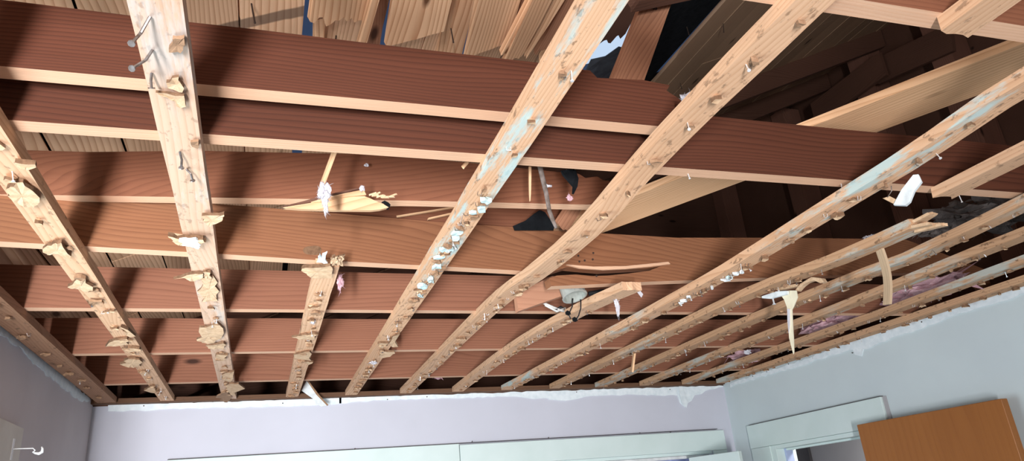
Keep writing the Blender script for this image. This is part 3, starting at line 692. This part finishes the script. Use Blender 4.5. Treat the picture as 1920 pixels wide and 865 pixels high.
strip('h', [at(1.05, N0), at(1.052, .672)], 'strip_wood', 'stub of furring strip under the joist in the top right corner', jag=(0, .008), n=4)
B6 = [at(1.357, N0), at(1.357, .80)]+lim(zx(1.357, [(1737, 290), (1590, 380), (1440, 471), (1335, 533), (1150, 630)]))+[at(1.350, YE)]
strip('i', B6, 'strip_wood_painted', 'furring strip beside the hanging white sliver, paint along its lower face', n=28)
strip('j', [at(1.665, N0), at(1.665, 1.235)], 'strip_wood', 'stub of furring strip ending under the long dark joist on the right', jag=(0, .02), n=6)
B7 = lim(zx(1.665, [(1722, 430), (1583, 490), (1460, 535)]), .2)+lim(zx(1.665, [(1380, 569), (1250, 630)]))+[at(1.658, YE)]
strip('k', B7, 'strip_wood_grey', 'furring strip hanging down with a splintered free end on the right', jag=(.03, .004))
B8 = [at(1.97, N0), at(1.97, .9)]+lim(zx(1.97, [(1920, 391), (1725, 484), (1600, 530), (1380, 618)]))+[at(1.962, YE)]
strip('l', B8, 'strip_wood_grey', 'fourth furring strip from the right wall')
B9 = [at(2.275, N0), at(2.275, 1.0)]+lim(zx(2.275, [(1920, 445), (1600, 574), (1380, 655)]))+[at(2.27, YE)]
strip('m', B9, 'strip_wood_grey', 'third furring strip from the right wall')
B10 = [at(2.58, N0), at(2.58, 1.1)]+lim(zx(2.58, [(1920, 497), (1660, 592), (1380, 685)]))+[at(2.578, YE)]
strip('n', B10, 'strip_wood_grey', 'second furring strip from the right wall')
strip('o', [at(2.842, N0), at(2.842, YE)], 'strip_wood_grey', 'furring strip tight against the right wall', w=0.066)
o = plank('ledger_strip', [(XL, YB-.028, ZB+.002), (.2, YB-.03, ZB-.001), (1.4, YB-.026, ZB+.003), (XR-.02, YB-.028, ZB)], (0, 1, 0), (0, 0, 1), .05, TB-.003, 'ledger_wood', None, 3, wob=.004)
tag(o, 'dark ragged ledger strip along the top of the back wall', 'wood strip')
o = plank('ledger_strip', [(XL-.024, N0, ZWL+.001), (XL-.024, 2, ZWL+.001), (XL-.024, YB, ZWL+.001)], (1, 0, 0), (0, 0, 1), .08, .018, 'ledger_wood', None, 3, wob=.004)
tag(o, 'dark ledger strip along the top of the left wall', 'wood strip')
o = plank('ledger_strip', [(XR+.012, N0, ZWR+.001), (XR+.012, 2, ZWR+.001), (XR+.012, YB, ZWR+.001)], (1, 0, 0), (0, 0, 1), .07, .012, 'strip_wood_brown', None, 3, wob=.004)
tag(o, 'brown ledger strip along the top of the right wall', 'wood strip')

def spot(key, Y):
    o, P = STR[key]
    for a, b in zip(P, P[1:]):
        if a.y <= Y <= b.y or b.y <= Y <= a.y: return a.lerp(b, (Y-a.y)/(b.y-a.y+1e-9))
    return P[0] if Y < P[0].y else P[-1]
# --- scraps that can be made out one by one, traced in plan on the strips' lower face
o_b, o_c, o_d, o_e = (STR[k][0] for k in 'bcde')
Z7 = dict(ox=300, oy=380, sc=4.325); C5 = dict(ox=0, oy=290, sc=2.983); Q1 = dict(ox=0, oy=575, sc=2.983); Q2 = dict(ox=480, oy=575, sc=2.983); Z6 = dict(ox=520, oy=440, sc=4.325)
C1 = dict(ox=0, oy=0, sc=2.983)
for px_ in ([(945, 290), (965, 215), (1030, 210), (1035, 245), (1010, 290)], [(930, 460), (1000, 425), (1030, 490), (1020, 512), (940, 490)], [(870, 520), (1030, 530), (1040, 590), (1010, 600), (960, 560)], [(1065, 795), (1110, 790), (1108, 830), (1075, 825)]):
    pflake(px_, o_c, 'tile_fibre_dark' if px_[0][0] in (945, 1065) else 'tile_fibre', 0.008, **C1)
pflake([(345, 85), (520, 88), (510, 120), (430, 165), (400, 185), (370, 150), (345, 110)], o_c, t=.012, **Z7)
pflake([(65, 250), (180, 280), (350, 270), (375, 290), (330, 300), (160, 325), (120, 305), (100, 270)], o_c, t=.016, **Z7)
pflake([(155, 305), (290, 295), (330, 345), (310, 385), (240, 355), (180, 350)], o_c, 'tile_face', .006, z=ZB-.012, **Z7)
pflake([(110, 605), (255, 575), (350, 575), (345, 600), (275, 632), (200, 605)], o_c, **Z7)
pflake([(350, 555), (410, 560), (415, 620), (360, 600)], o_c, **Z7)
pflake([(330, 620), (430, 600), (480, 720), (470, 800), (340, 810), (330, 700)], o_c, t=.006, **Z7)
for px_ in ([(1100, 180), (1115, 115), (1215, 90), (1235, 180), (1160, 205), (1130, 200)], [(1150, 215), (1250, 200), (1250, 235), (1165, 230)], [(1210, 265), (1275, 270), (1245, 305), (1215, 300)], [(1260, 370), (1310, 360), (1290, 420), (1240, 400)], [(1280, 430), (1335, 430), (1320, 500), (1290, 490)]): pflake(px_, o_c, **Q1)
pflake([(1215, 495), (1260, 475), (1290, 490), (1270, 535), (1230, 525)], o_c, 'tile_fibre_dark', **Q1)
for px_ in ([(85, 30), (200, 40), (205, 60), (150, 70), (95, 50)], [(35, 190), (60, 160), (130, 145), (190, 190), (225, 250), (190, 290), (110, 265), (70, 240)], [(240, 515), (300, 485), (345, 480), (400, 560), (370, 570), (330, 545), (265, 550)], [(380, 725), (430, 690), (480, 690), (520, 750), (480, 755), (420, 740)]): pflake(px_, o_b, t=.013, **C5)
for px_ in ([(675, 110), (760, 160), (730, 165), (690, 130)], [(590, 220), (640, 185), (710, 175), (720, 205), (650, 215)], [(680, 230), (780, 230), (790, 245), (720, 245)], [(670, 320), (720, 285), (780, 290), (790, 330), (750, 335), (700, 330)], [(770, 365), (830, 365), (820, 378)], [(805, 465), (850, 445), (880, 470), (860, 480)]): pflake(px_, o_b, t=.012, **Q1)
pflake([(195, 275), (225, 255), (430, 235), (450, 265), (440, 340), (280, 340), (235, 305)], o_d, t=.013, **Z6)
pflake([(320, 235), (330, 195), (345, 170), (360, 200), (380, 160), (405, 150), (410, 240)], o_d, 'tile_face', .004, **Z6)
for k in range(9): pflake([(430+12*k, 160+R(0, 40)), (455+12*k, 165+R(0, 40)), (470+8*k, 215+R(0, 50)), (430+10*k, 235+R(0, 30))], o_d, t=.006, z=ZB-R(0, .012), **Z6)
pflake([(115, 825), (190, 815), (270, 800), (310, 800), (300, 850), (180, 845)], o_d, **Z6)
for px_ in ([(210, 265), (300, 250), (310, 300), (225, 285)], [(270, 305), (320, 310), (290, 325)]): pflake(px_, o_d, **Q2)
for px_ in ([(765, 160), (805, 150), (795, 220), (760, 225)], [(690, 255), (775, 250), (750, 275), (700, 285)], [(680, 205), (740, 205), (710, 235)]): pflake(px_, o_e, **Q2)
# long bent nails in the pale strip
def zb(x, y, dz): return onZ(x, y, ZB-dz)
def bentnail(a, m, b, par=o_c, dzm=.025, dzb=.055):
    P = [zb(*a, -.004), zb(*a, .004), zb(*m, dzm), zb(*b, dzb)]
    V, Fc = tubemesh(P, .0022); e = (P[-1]-P[-2]).normalized(); V2, F2 = tubemesh([P[-1], P[-1]+e*.002], .005, 8); n = len(V)
    mk('bent_nail', V+V2, Fc+[tuple(i+n for i in f) for f in F2], 'nail_steel', par)
bentnail((281, 32), (264, 62), (247, 81)); bentnail((285, 95), (273, 113), (248, 128)); bentnail((284, 138), (283, 152), (284, 164), dzm=.012, dzb=.02)
bentnail((337, 285), (341, 300), (340, 314), dzm=.012, dzb=.02); bentnail((350, 318), (358, 326), (361, 338), dzm=.012, dzb=.02)
# --- smaller scraps, staples and nails along every strip
def litter(key, y0, y1, step, s=(.012, .026), offx=.012, mats=('tile_fibre',), nails=.35, staples=.5):
    o, P = STR[key]; Y = y0
    while Y < y1:
        c = spot(key, Y); x = c.x+R(-offx, offx)
        rflake(x, Y, c.z, R(*s), o, random.choice(mats))
        if R(0, 1) < staples: staple((c.x+R(-offx, offx), Y+R(-.03, .03), c.z), (R(-.4, .4), R(-.6, .2), -1), o, ang=R(-.5, .5))
        if R(0, 1) < nails: nail((c.x+R(-offx, offx)*1.6, Y+R(-.03, .03), c.z), (R(-.3, .3), R(-.5, .3), -1), R(.012, .024), o, random.choice(('nail_bright', 'nail_steel', 'nail_bright')), .0011, .0032)
        Y += step*R(.6, 1.4)
TF = ('tile_fibre', 'tile_fibre', 'tile_fibre_dark')
litter('a', 1.9, 4.0, .2, mats=('tile_fibre_dark',), nails=.1, staples=.2)
litter('b', 1.3, 4.0, .15, mats=TF); litter('c', 2.3, 4.0, .11, mats=TF); litter('d', 2.15, 4.0, .10, mats=TF)
litter('e', .9, 1.4, .13, (.010, .02), mats=TF); litter('e', 1.4, 2.2, .028, (.012, .026), .014, mats=('tile_fibre', 'tile_fibre_dark', 'paint_flake', 'paint_flake'), nails=.2, staples=.9)
litter('e', 2.2, 4.0, .09, mats=TF)
litter('f', .7, 2.0, .11, (.008, .02), mats=('tile_fibre', 'tile_fibre_dark'), nails=.2); litter('f', 2.0, 4.0, .09, mats=TF)
litter('g', 2.2, 4.0, .10, mats=TF)
litter('i', .9, 1.7, .10, (.010, .022), .016, mats=TF); litter('i', 1.7, 2.1, .03, (.010, .02), .014, mats=('tile_fibre', 'paint_flake', 'tile_face'), nails=.5, staples=.9); litter('i', 2.1, 4.0, .09, mats=TF)
for k in 'klmn': litter(k, {'k': 1.75, 'l': 1.2, 'm': 1.35, 'n': 1.6}[k], 4.0, .09, (.010, .024), .014, mats=TF, nails=.4)
litter('o', 1.8, 4.0, .10, (.012, .03), .02, mats=TF, nails=.2)

# ------------------------------------------------------------------ LOOSE AND HANGING THINGS
# board lying flat and askew over the joists
zt_ = ZJ+0.162
a0, a1 = (onZ(1080, 412, zt_)+onZ(1140, 432, zt_))/2, (onZ(1530, 240, zt_)+onZ(1633, 247, zt_))/2
dd = (a1-a0).normalized()
o = board('loose_board', a0-dd*0.10, a1+dd*0.95, 0.178, 0.022, 'loose_wood', (1, .45, 0), jag=(.02, 0), nw=4, seg=4)
tag(o, 'pale wide board lying askew over the joists on the right', 'board')
# stub of a broken rafter standing behind the snapped joist
o = board('rafter_stub', onY(1152, 200, 1.50), onY(1226, 4, 1.56), .088, .038, 'brace_wood', (1, .1, 0), jag=(0, .03), nw=5)
tag(o, 'brown rafter stub standing on end behind the snapped joist', 'rafter')
for p in ((1207, 20), (1212, 22)): nail(onY(*p, 1.54), (.3, -1, -.4), .04, o, 'nail_rust', .0022, .005)
o = board('broken_rafter', onY(1180, 2, 1.47), onY(1320, -26, 1.50), .09, .038, 'attic_wood', (0, .2, 1), jag=(.05, .05), nw=5)
tag(o, 'splintered dark rafter piece at the top edge above the rafter stub', 'rafter')
# fallen rafter lying behind J3
o = prism('fallen_rafter', [onY(x, y, 2.02) for x, y in ((560, 402), (760, 386), (900, 382), (1070, 375), (1052, 400), (1030, 436), (800, 440), (560, 425))], (0, .04, 0), 'joist_wood')
tag(o, 'dark fallen rafter wedged low between two joists near the twig', 'rafter')
for a, b in (((745, 408), (868, 388)), ((805, 412), (866, 398))):
    o = board('wood_splinter', onY(*a, 2.00), onY(*b, 1.99), .008, .005, 'loose_wood', (0, 1, 0), nw=2, jag=(.01, .01))
    tag(o, ('long' if a[0] == 745 else 'short')+' thin pale splinter lying between joists beside the turquoise-flaked strip', 'splinter')
# broken roof board poking through between two joists
P4 = lambda x, y, Y=1.66: onY(x, y, Y)
o = empty('broken_board', P4(640, 385, 1.60)); tag(o, 'splintered pale board end poking through between two joists', 'board')
Q = lambda x, y: 1.60-.0002*(x-560)
q3 = lambda pts: [onY(530+x/5.768, 270+y/5.768, 1.62-.00004*x) for x, y in pts]
prism('board_face', q3([(0, 690), (160, 650), (430, 590), (880, 565), (950, 590), (1000, 615), (1060, 640), (1140, 660), (1150, 685), (1060, 708), (960, 718), (560, 716), (210, 705)]), (0, .02, .004), 'loose_wood', o)
prism('board_face', q3([(300, 640), (520, 575), (820, 515), (880, 520), (900, 560), (640, 590), (430, 640)]), (0, .025, .004), 'loose_wood', o).location += Vector((0, -.006, 0))
prism('split_edge', q3([(0, 688), (200, 640), (430, 575), (800, 492), (830, 500), (520, 572), (300, 640)]), (0, .02, 0), 'attic_wood', o).location += Vector((0, -.008, 0))
prism('torn_end', q3([(1070, 635), (1100, 620), (1140, 640), (1165, 665), (1150, 688), (1110, 665)]), (0, .02, 0), 'felt', o).location += Vector((0, -.004, 0))
for k in range(9):
    x_, y_ = 940+26*k+R(-6, 6), 590+R(-12, 14)+3*k
    board('splinter', q3([(x_, y_)])[0]+Vector((0, -.012, 0)), q3([(x_+60, y_+R(-25, 20))])[0]+Vector((0, -.016, 0)), .006, .004, 'tile_fibre', (0, 1, .2), o, nw=2, jag=(.004, .006), seg=3)
fluff('insulation_tuft', q3([(850, 505)])[0]+Vector((0, -.012, 0)), (.008, .005, .010), 'insulation_white', None, None, o, 30, 31, sub=2)
# stick with a tuft of insulation
o = board('hanging_stick', onY(630, 278, 1.36), onY(603, 351, 1.44), .010, .006, 'loose_wood', (1, 0, 0), nw=2, jag=(0, .004))
tag(o, 'thin pale stick hanging below the long dark joist, holding a white tuft', 'stick')
def hairy(name, p, s, mat, lab, seed, hair=90, cat='insulation', sub=3): return fluff(name, p, s, mat, lab, cat, None, hair, seed, sub=sub)
hairy('insulation_tuft', onY(608, 362, 1.42), (.017, .012, .026), 'insulation_white', 'white tuft of insulation on the lower end of the thin stick', 3)
hairy('insulation_tuft', onY(611, 387, 1.42), (.006, .005, .026), 'insulation_white', 'long white wisp hanging under the tuft on the stick', 4)
hairy('insulation_tuft', onY(687, 310, 1.70), (.007, .006, .005), 'insulation_white', 'tiny white tuft caught on the joist face right of the stick', 5)
hairy('insulation_tuft', onY(1286, 194, 1.08), (.016, .02, .030), 'insulation_white', 'grey-white insulation tuft on the snapped joist end', 6)
hairy('insulation_tuft', onZ(586, 603, ZB-.008), (.014, .018, .010), 'insulation_white', 'white tuft stuck to the short broken furring strip', 7)
hairy('insulation_tuft', onZ(637, 528, ZB+.005), (.012, .012, .030), 'insulation_pink', 'pinkish tuft beside the splintered strip end', 8)
hairy('insulation_tuft', onZ(700, 680, ZB-.006), (.018, .02, .008), 'insulation_white', 'white tuft stuck low on the turquoise-flaked strip', 9)
# pink insulation showing above the far joists
def batt(c, s, lab, seed, mat='insulation_pink'): return fluff('insulation_batt', c, s, mat, lab, 'insulation', None, 30, seed, sub=4)
batt(onY(818, 711, 3.82)+Vector((0, 0, .045)), (.12, .08, .045), 'pink insulation hanging behind the last joist, left of the sagging strip end', 11)
batt(onY(735, 712, 3.87)+Vector((0, 0, .035)), (.13, .07, .03), 'dull pink insulation behind the last joist near the back wall corner of two strips', 12)
batt(onZ(1400, 668, ZJ+.045), (.14, .05, .05), 'pink insulation sagging between two strips near the right wall', 13)
batt(onZ(1560, 605, ZJ+.05), (.12, .2, .05), 'pink insulation above the strips beside the hanging paper strip', 14)
batt(onZ(1725, 548, ZJ+.05), (.12, .26, .05), 'long pink insulation strip above the strips by the right wall', 15)
batt(onY(1632, 447, 2.10), (.035, .02, .018), 'small pale tuft on top of the split joist', 16, 'insulation_white')
batt(onY(1830, 410, 2.22), (.34, .14, .07), 'grey insulation heap on the right end of the split joist', 17, 'insulation_grey')
batt(onY(1890, 385, 2.32), (.24, .12, .11), 'darker grey insulation heap at the right edge of the picture', 18, 'insulation_grey')
batt(onY(1752, 434, 2.12), (.09, .05, .03), 'low grey insulation flat on the split joist beside the splintered strip', 19, 'insulation_grey')
# twig
tw = empty('twig', onY(1013, 316, 1.36)); tag(tw, 'grey-brown bare twig hanging through the broken ceiling', 'twig')
TP = [onY(x, y, 1.36) for x, y in ((1010, 300), (1013, 316), (1020, 345), (1024, 362), (1030, 395), (1036, 412), (1043, 428))]
tube('stem', TP, [.0065, .006, .006, .0055, .005, .005, .0035], 'bark', tw, 8)
tube('side_twig', [TP[2], onY(1026, 349, 1.36), onY(1034, 349, 1.36)], [.004, .0035, .003], 'insulation_white', tw, 6)
# splinter hanging beside it
o = board('wood_splinter', onY(993, 314, 1.40), onY(993, 378, 1.40), .006, .004, 'loose_wood', (1, 0, 0), nw=2, taper=[1, 1, 1, .9, .8, .6, .2])
tag(o, 'straight pale splinter hanging left of the twig', 'splinter')
o = board('wood_splinter', onY(876, 305, 1.36), onY(868, 314, 1.36), .008, .004, 'loose_wood', (1, 0, 0), nw=2, jag=(0, .003))
tag(o, 'tiny pale splinter under the long dark joist', 'splinter')
# felt scraps
def sheet(name, px, Yf, t, mat, lab, cat, parent=None):
    return tag(prism(name, [onY(x, y, Yf(x, y)) for x, y in px], (0, t, 0), mat, parent), lab, cat)
sheet('felt_scrap', [(1052, 320), (1066, 318), (1080, 320), (1085, 335), (1083, 350), (1076, 364), (1073, 363), (1074, 350), (1068, 342), (1055, 328)], lambda x, y: 1.40+.0006*(y-320)+.0008*abs(x-1068), .003, 'felt', 'curled black felt scrap dangling right of the twig', 'felt')
hairy('insulation_tuft', onY(1068, 371, 1.42), (.009, .006, .009), 'insulation_pink', 'small pink tuft at the tip of the curled felt scrap', 21, 40)
sheet('felt_scrap', [(962, 424), (985, 414), (1000, 402), (1012, 394), (1022, 398), (1040, 424), (1038, 432), (965, 432)], lambda x, y: 1.96-.001*(432-y), .003, 'felt', 'black felt triangle lying on the split joist below the twig', 'felt')
o = board('wood_piece', onY(1056, 425, 1.90), onY(1078, 392, 1.87), .05, .02, 'brace_wood', (1, 0, .3), jag=(.01, .01)); tag(o, 'short brown wood piece on the split joist right of the twig', 'wood piece')
# mounting block, junction box and cable
o = prism('mounting_block', [onY(x, y, 2.17) for x, y in ((968, 550), (1035, 518), (1100, 520), (1096, 541), (1040, 560), (972, 584))], (0, .03, 0), 'block_wood'); tag(o, 'pinkish wood block beside the junction box', 'wood block')
jb = empty('junction_box', onY(1078, 562, 2.10)); tag(jb, 'round grey metal junction box hanging between two joists', 'junction box')
jc = onY(1074, 548, 2.115)+Vector((0, 0, .006)); jr = .041
V, Fc = [], []; n = 16
ax = Vector((.12, -.25, -1)).normalized(); u_ = ax.orthogonal().normalized(); v_ = ax.cross(u_)
for r_, h_ in ((0.0, -.02), (jr, -.02), (jr, .022), (jr+.003, .022), (jr+.003, .026), (jr-.003, .026), (jr-.003, -.016), (0.0, -.016)):
    for k in range(n):
        q = 6.2832*k/n; V.append(jc+ax*h_+(u_*math.cos(q)+v_*math.sin(q))*max(r_, .0005))
for i in range(7):
    for k in range(n): Fc.append((i*n+k, i*n+(k+1) % n, (i+1)*n+(k+1) % n, (i+1)*n+k))
mk('shell', V, Fc, 'box_steel', jb)
for dx in (-.021, -.012): 
    p = jc+Vector((dx-.018, -.030, .004)); mk('knockout', *tubemesh([p, p+Vector((-.2, -1, 0)).normalized()*.008], .006, 8), 'wire_black', jb)
for a, pts in enumerate(([(1074, 560), (1073, 575), (1066, 590), (1070, 598)], [(1089, 562), (1089, 578), (1085, 592), (1080, 600)])):
    tube('wire', [onY(x, y, 2.10) for x, y in pts], .0022, 'wire_black', jb)
for x, y in ((1065, 588), (1078, 600)): fluff('wire_tape', onY(x, y, 2.095), (.012, .006, .010), 'felt', None, None, jb, 10, 5, sub=2)
for k, pts in enumerate(([(1018, 568), (1034, 575), (1048, 581), (1058, 584)], [(1022, 572), (1044, 584), (1060, 578)], [(1040, 582), (1052, 576), (1058, 580)])):
    tube('cable', [onY(x, y, 2.25) for x, y in pts], .0045, ('wire_white', 'wire_white', 'wire_black')[k], jb)
o = tube('black_cable', [onY(x, y, 2.28) for x, y in ((1104, 551), (1125, 547), (1150, 545), (1178, 541))], .008, 'wire_black'); tag(o, 'black cable stretch behind the broken strip end by the junction box', 'cable')
hairy('feather', onX(1157, 574, 1.066), (.010, .006, .040), 'insulation_white', 'white feathery wisp hanging right of the junction box', 23, 60, 'wisp')
o = sheet('paper_scrap', [(1195, 548), (1201, 546), (1206, 552), (1203, 558)], lambda x, y: 2.05, .002, 'insulation_white', 'tiny white scrap under the broken strip end by the junction box', 'paper')
# hanging slivers of ceiling tile and wood
o = prism('tile_sliver', [onX(x, y, 1.37) for x, y in ((1712, 328), (1722, 327), (1728, 340), (1714, 358), (1706, 378), (1698, 385), (1675, 384), (1690, 356))], (.010, .006, 0), ['tile_face']); tag(o, 'bright white tile sliver dangling from the painted strip on the right', 'tile scrap')
o = prism('tile_sliver', [onX(x, y, 1.372) for x, y in ((1655, 372), (1668, 368), (1680, 374), (1675, 382))], (.008, .004, 0), 'tile_fibre'); tag(o, 'small tan tile flap just left of the bright white sliver', 'tile scrap')
o = tube('wire_hook', [onX(x, y, 1.36) for x, y in ((1671, 349), (1672, 358), (1667, 366), (1664, 370))], .0012, 'nail_steel'); tag(o, 'thin bent wire above the tan tile flap', 'wire')
o = board('wood_splint', onX(1652, 468, 1.70), onX(1666, 571, 1.70), .030, .008, 'splint_wood', (.2, 1, 0), nw=3, jag=(.006, .002), bend=.012); tag(o, 'grey wooden splint hanging vertically on the right', 'splint')
o = board('wood_splint', onX(1191, 662, 1.60), onX(1187, 696, 1.60), .035, .008, 'loose_wood', (.3, 1, 0), nw=3, jag=(.004, .002)); tag(o, 'short pale splint hanging between two strips near the back', 'splint')
ps = empty('paper_strip', onX(1470, 545, 1.72)); tag(ps, 'cream paper strip hanging down with a pointed tip near the right wall', 'paper')
XP = lambda x, y: onX(x, y, 1.75)
G = dict(); g_ = lambda pts: [XP(1380+a/4.325, 500+b/4.325) for a, b in pts]
prism('paper', g_([(365, 235), (420, 195), (490, 195), (500, 250), (470, 320), (455, 350), (460, 480), (468, 600), (470, 700), (464, 712), (430, 580), (422, 460), (412, 330), (390, 270)]), (.004, .002, 0), 'paper_cream', ps)
prism('paper_backing', g_([(420, 345), (440, 345), (440, 470), (432, 540), (424, 460)]), (-.004, -.001, 0), 'insulation_white', ps)
prism('tile_piece', g_([(225, 245), (350, 203), (440, 198), (440, 225), (300, 262), (235, 257)]), (.012, .004, 0), 'tile_face', ps).location.x -= .014
prism('torn_fibre', g_([(470, 190), (510, 140), (600, 85), (680, 95), (700, 125), (670, 135), (620, 112), (560, 130), (520, 160), (485, 200)]), (.02, .004, 0), 'tile_fibre', ps).location.x += .006
prism('torn_fibre', g_([(220, 135), (290, 140), (320, 165), (480, 140), (490, 160), (330, 195), (260, 160)]), (.02, .004, 0), 'tile_fibre', ps).location.x += .006
nail(g_([(300, 262)])[0], (0, 0, -1), .02, ps, 'nail_bright', .003, .007)
# plaster sliver hanging at the back wall
o = empty('plaster_sliver', onY(585, 735, 4.04)); tag(o, 'white painted sliver of ceiling tile hanging at the back wall top', 'tile scrap')
YS = lambda x, y: onY(540+x/4.571, 640+y/4.571, 4.04-.0008*(y-340)/4.571)
prism('painted_face', [YS(*p) for p in ((115, 425), (145, 365), (160, 340), (240, 455), (340, 553), (285, 562), (235, 540), (235, 510))], (0, -.003, 0), 'tile_face', o)
prism('torn_edge', [YS(*p) for p in ((160, 338), (175, 345), (270, 470), (345, 550), (335, 556), (240, 458))], (0, -.012, 0), 'tile_fibre_dark', o)
hairy('tile_crumb', onZ(1402, 660, ZB-.01), (.022, .022, .016), 'insulation_white', 'white crumb stuck beside the pink insulation near the right corner', 25, 10, 'tile scrap')
# ragged wood at the hanging strip's free end
o_k = STR['k'][0]
for a, b, w_ in (((1688, 438), (1752, 424), .055), ((1706, 428), (1746, 405), .04), ((1720, 436), (1770, 424), .016)):
    board('splinter', onX(*a, 1.665), onX(*b, 1.66), w_, .008, 'tile_fibre', (1, .2, 0), o_k, jag=(.01, .014), nw=6, seg=3, wob=.004, taper=[1, .95, .9, .8])
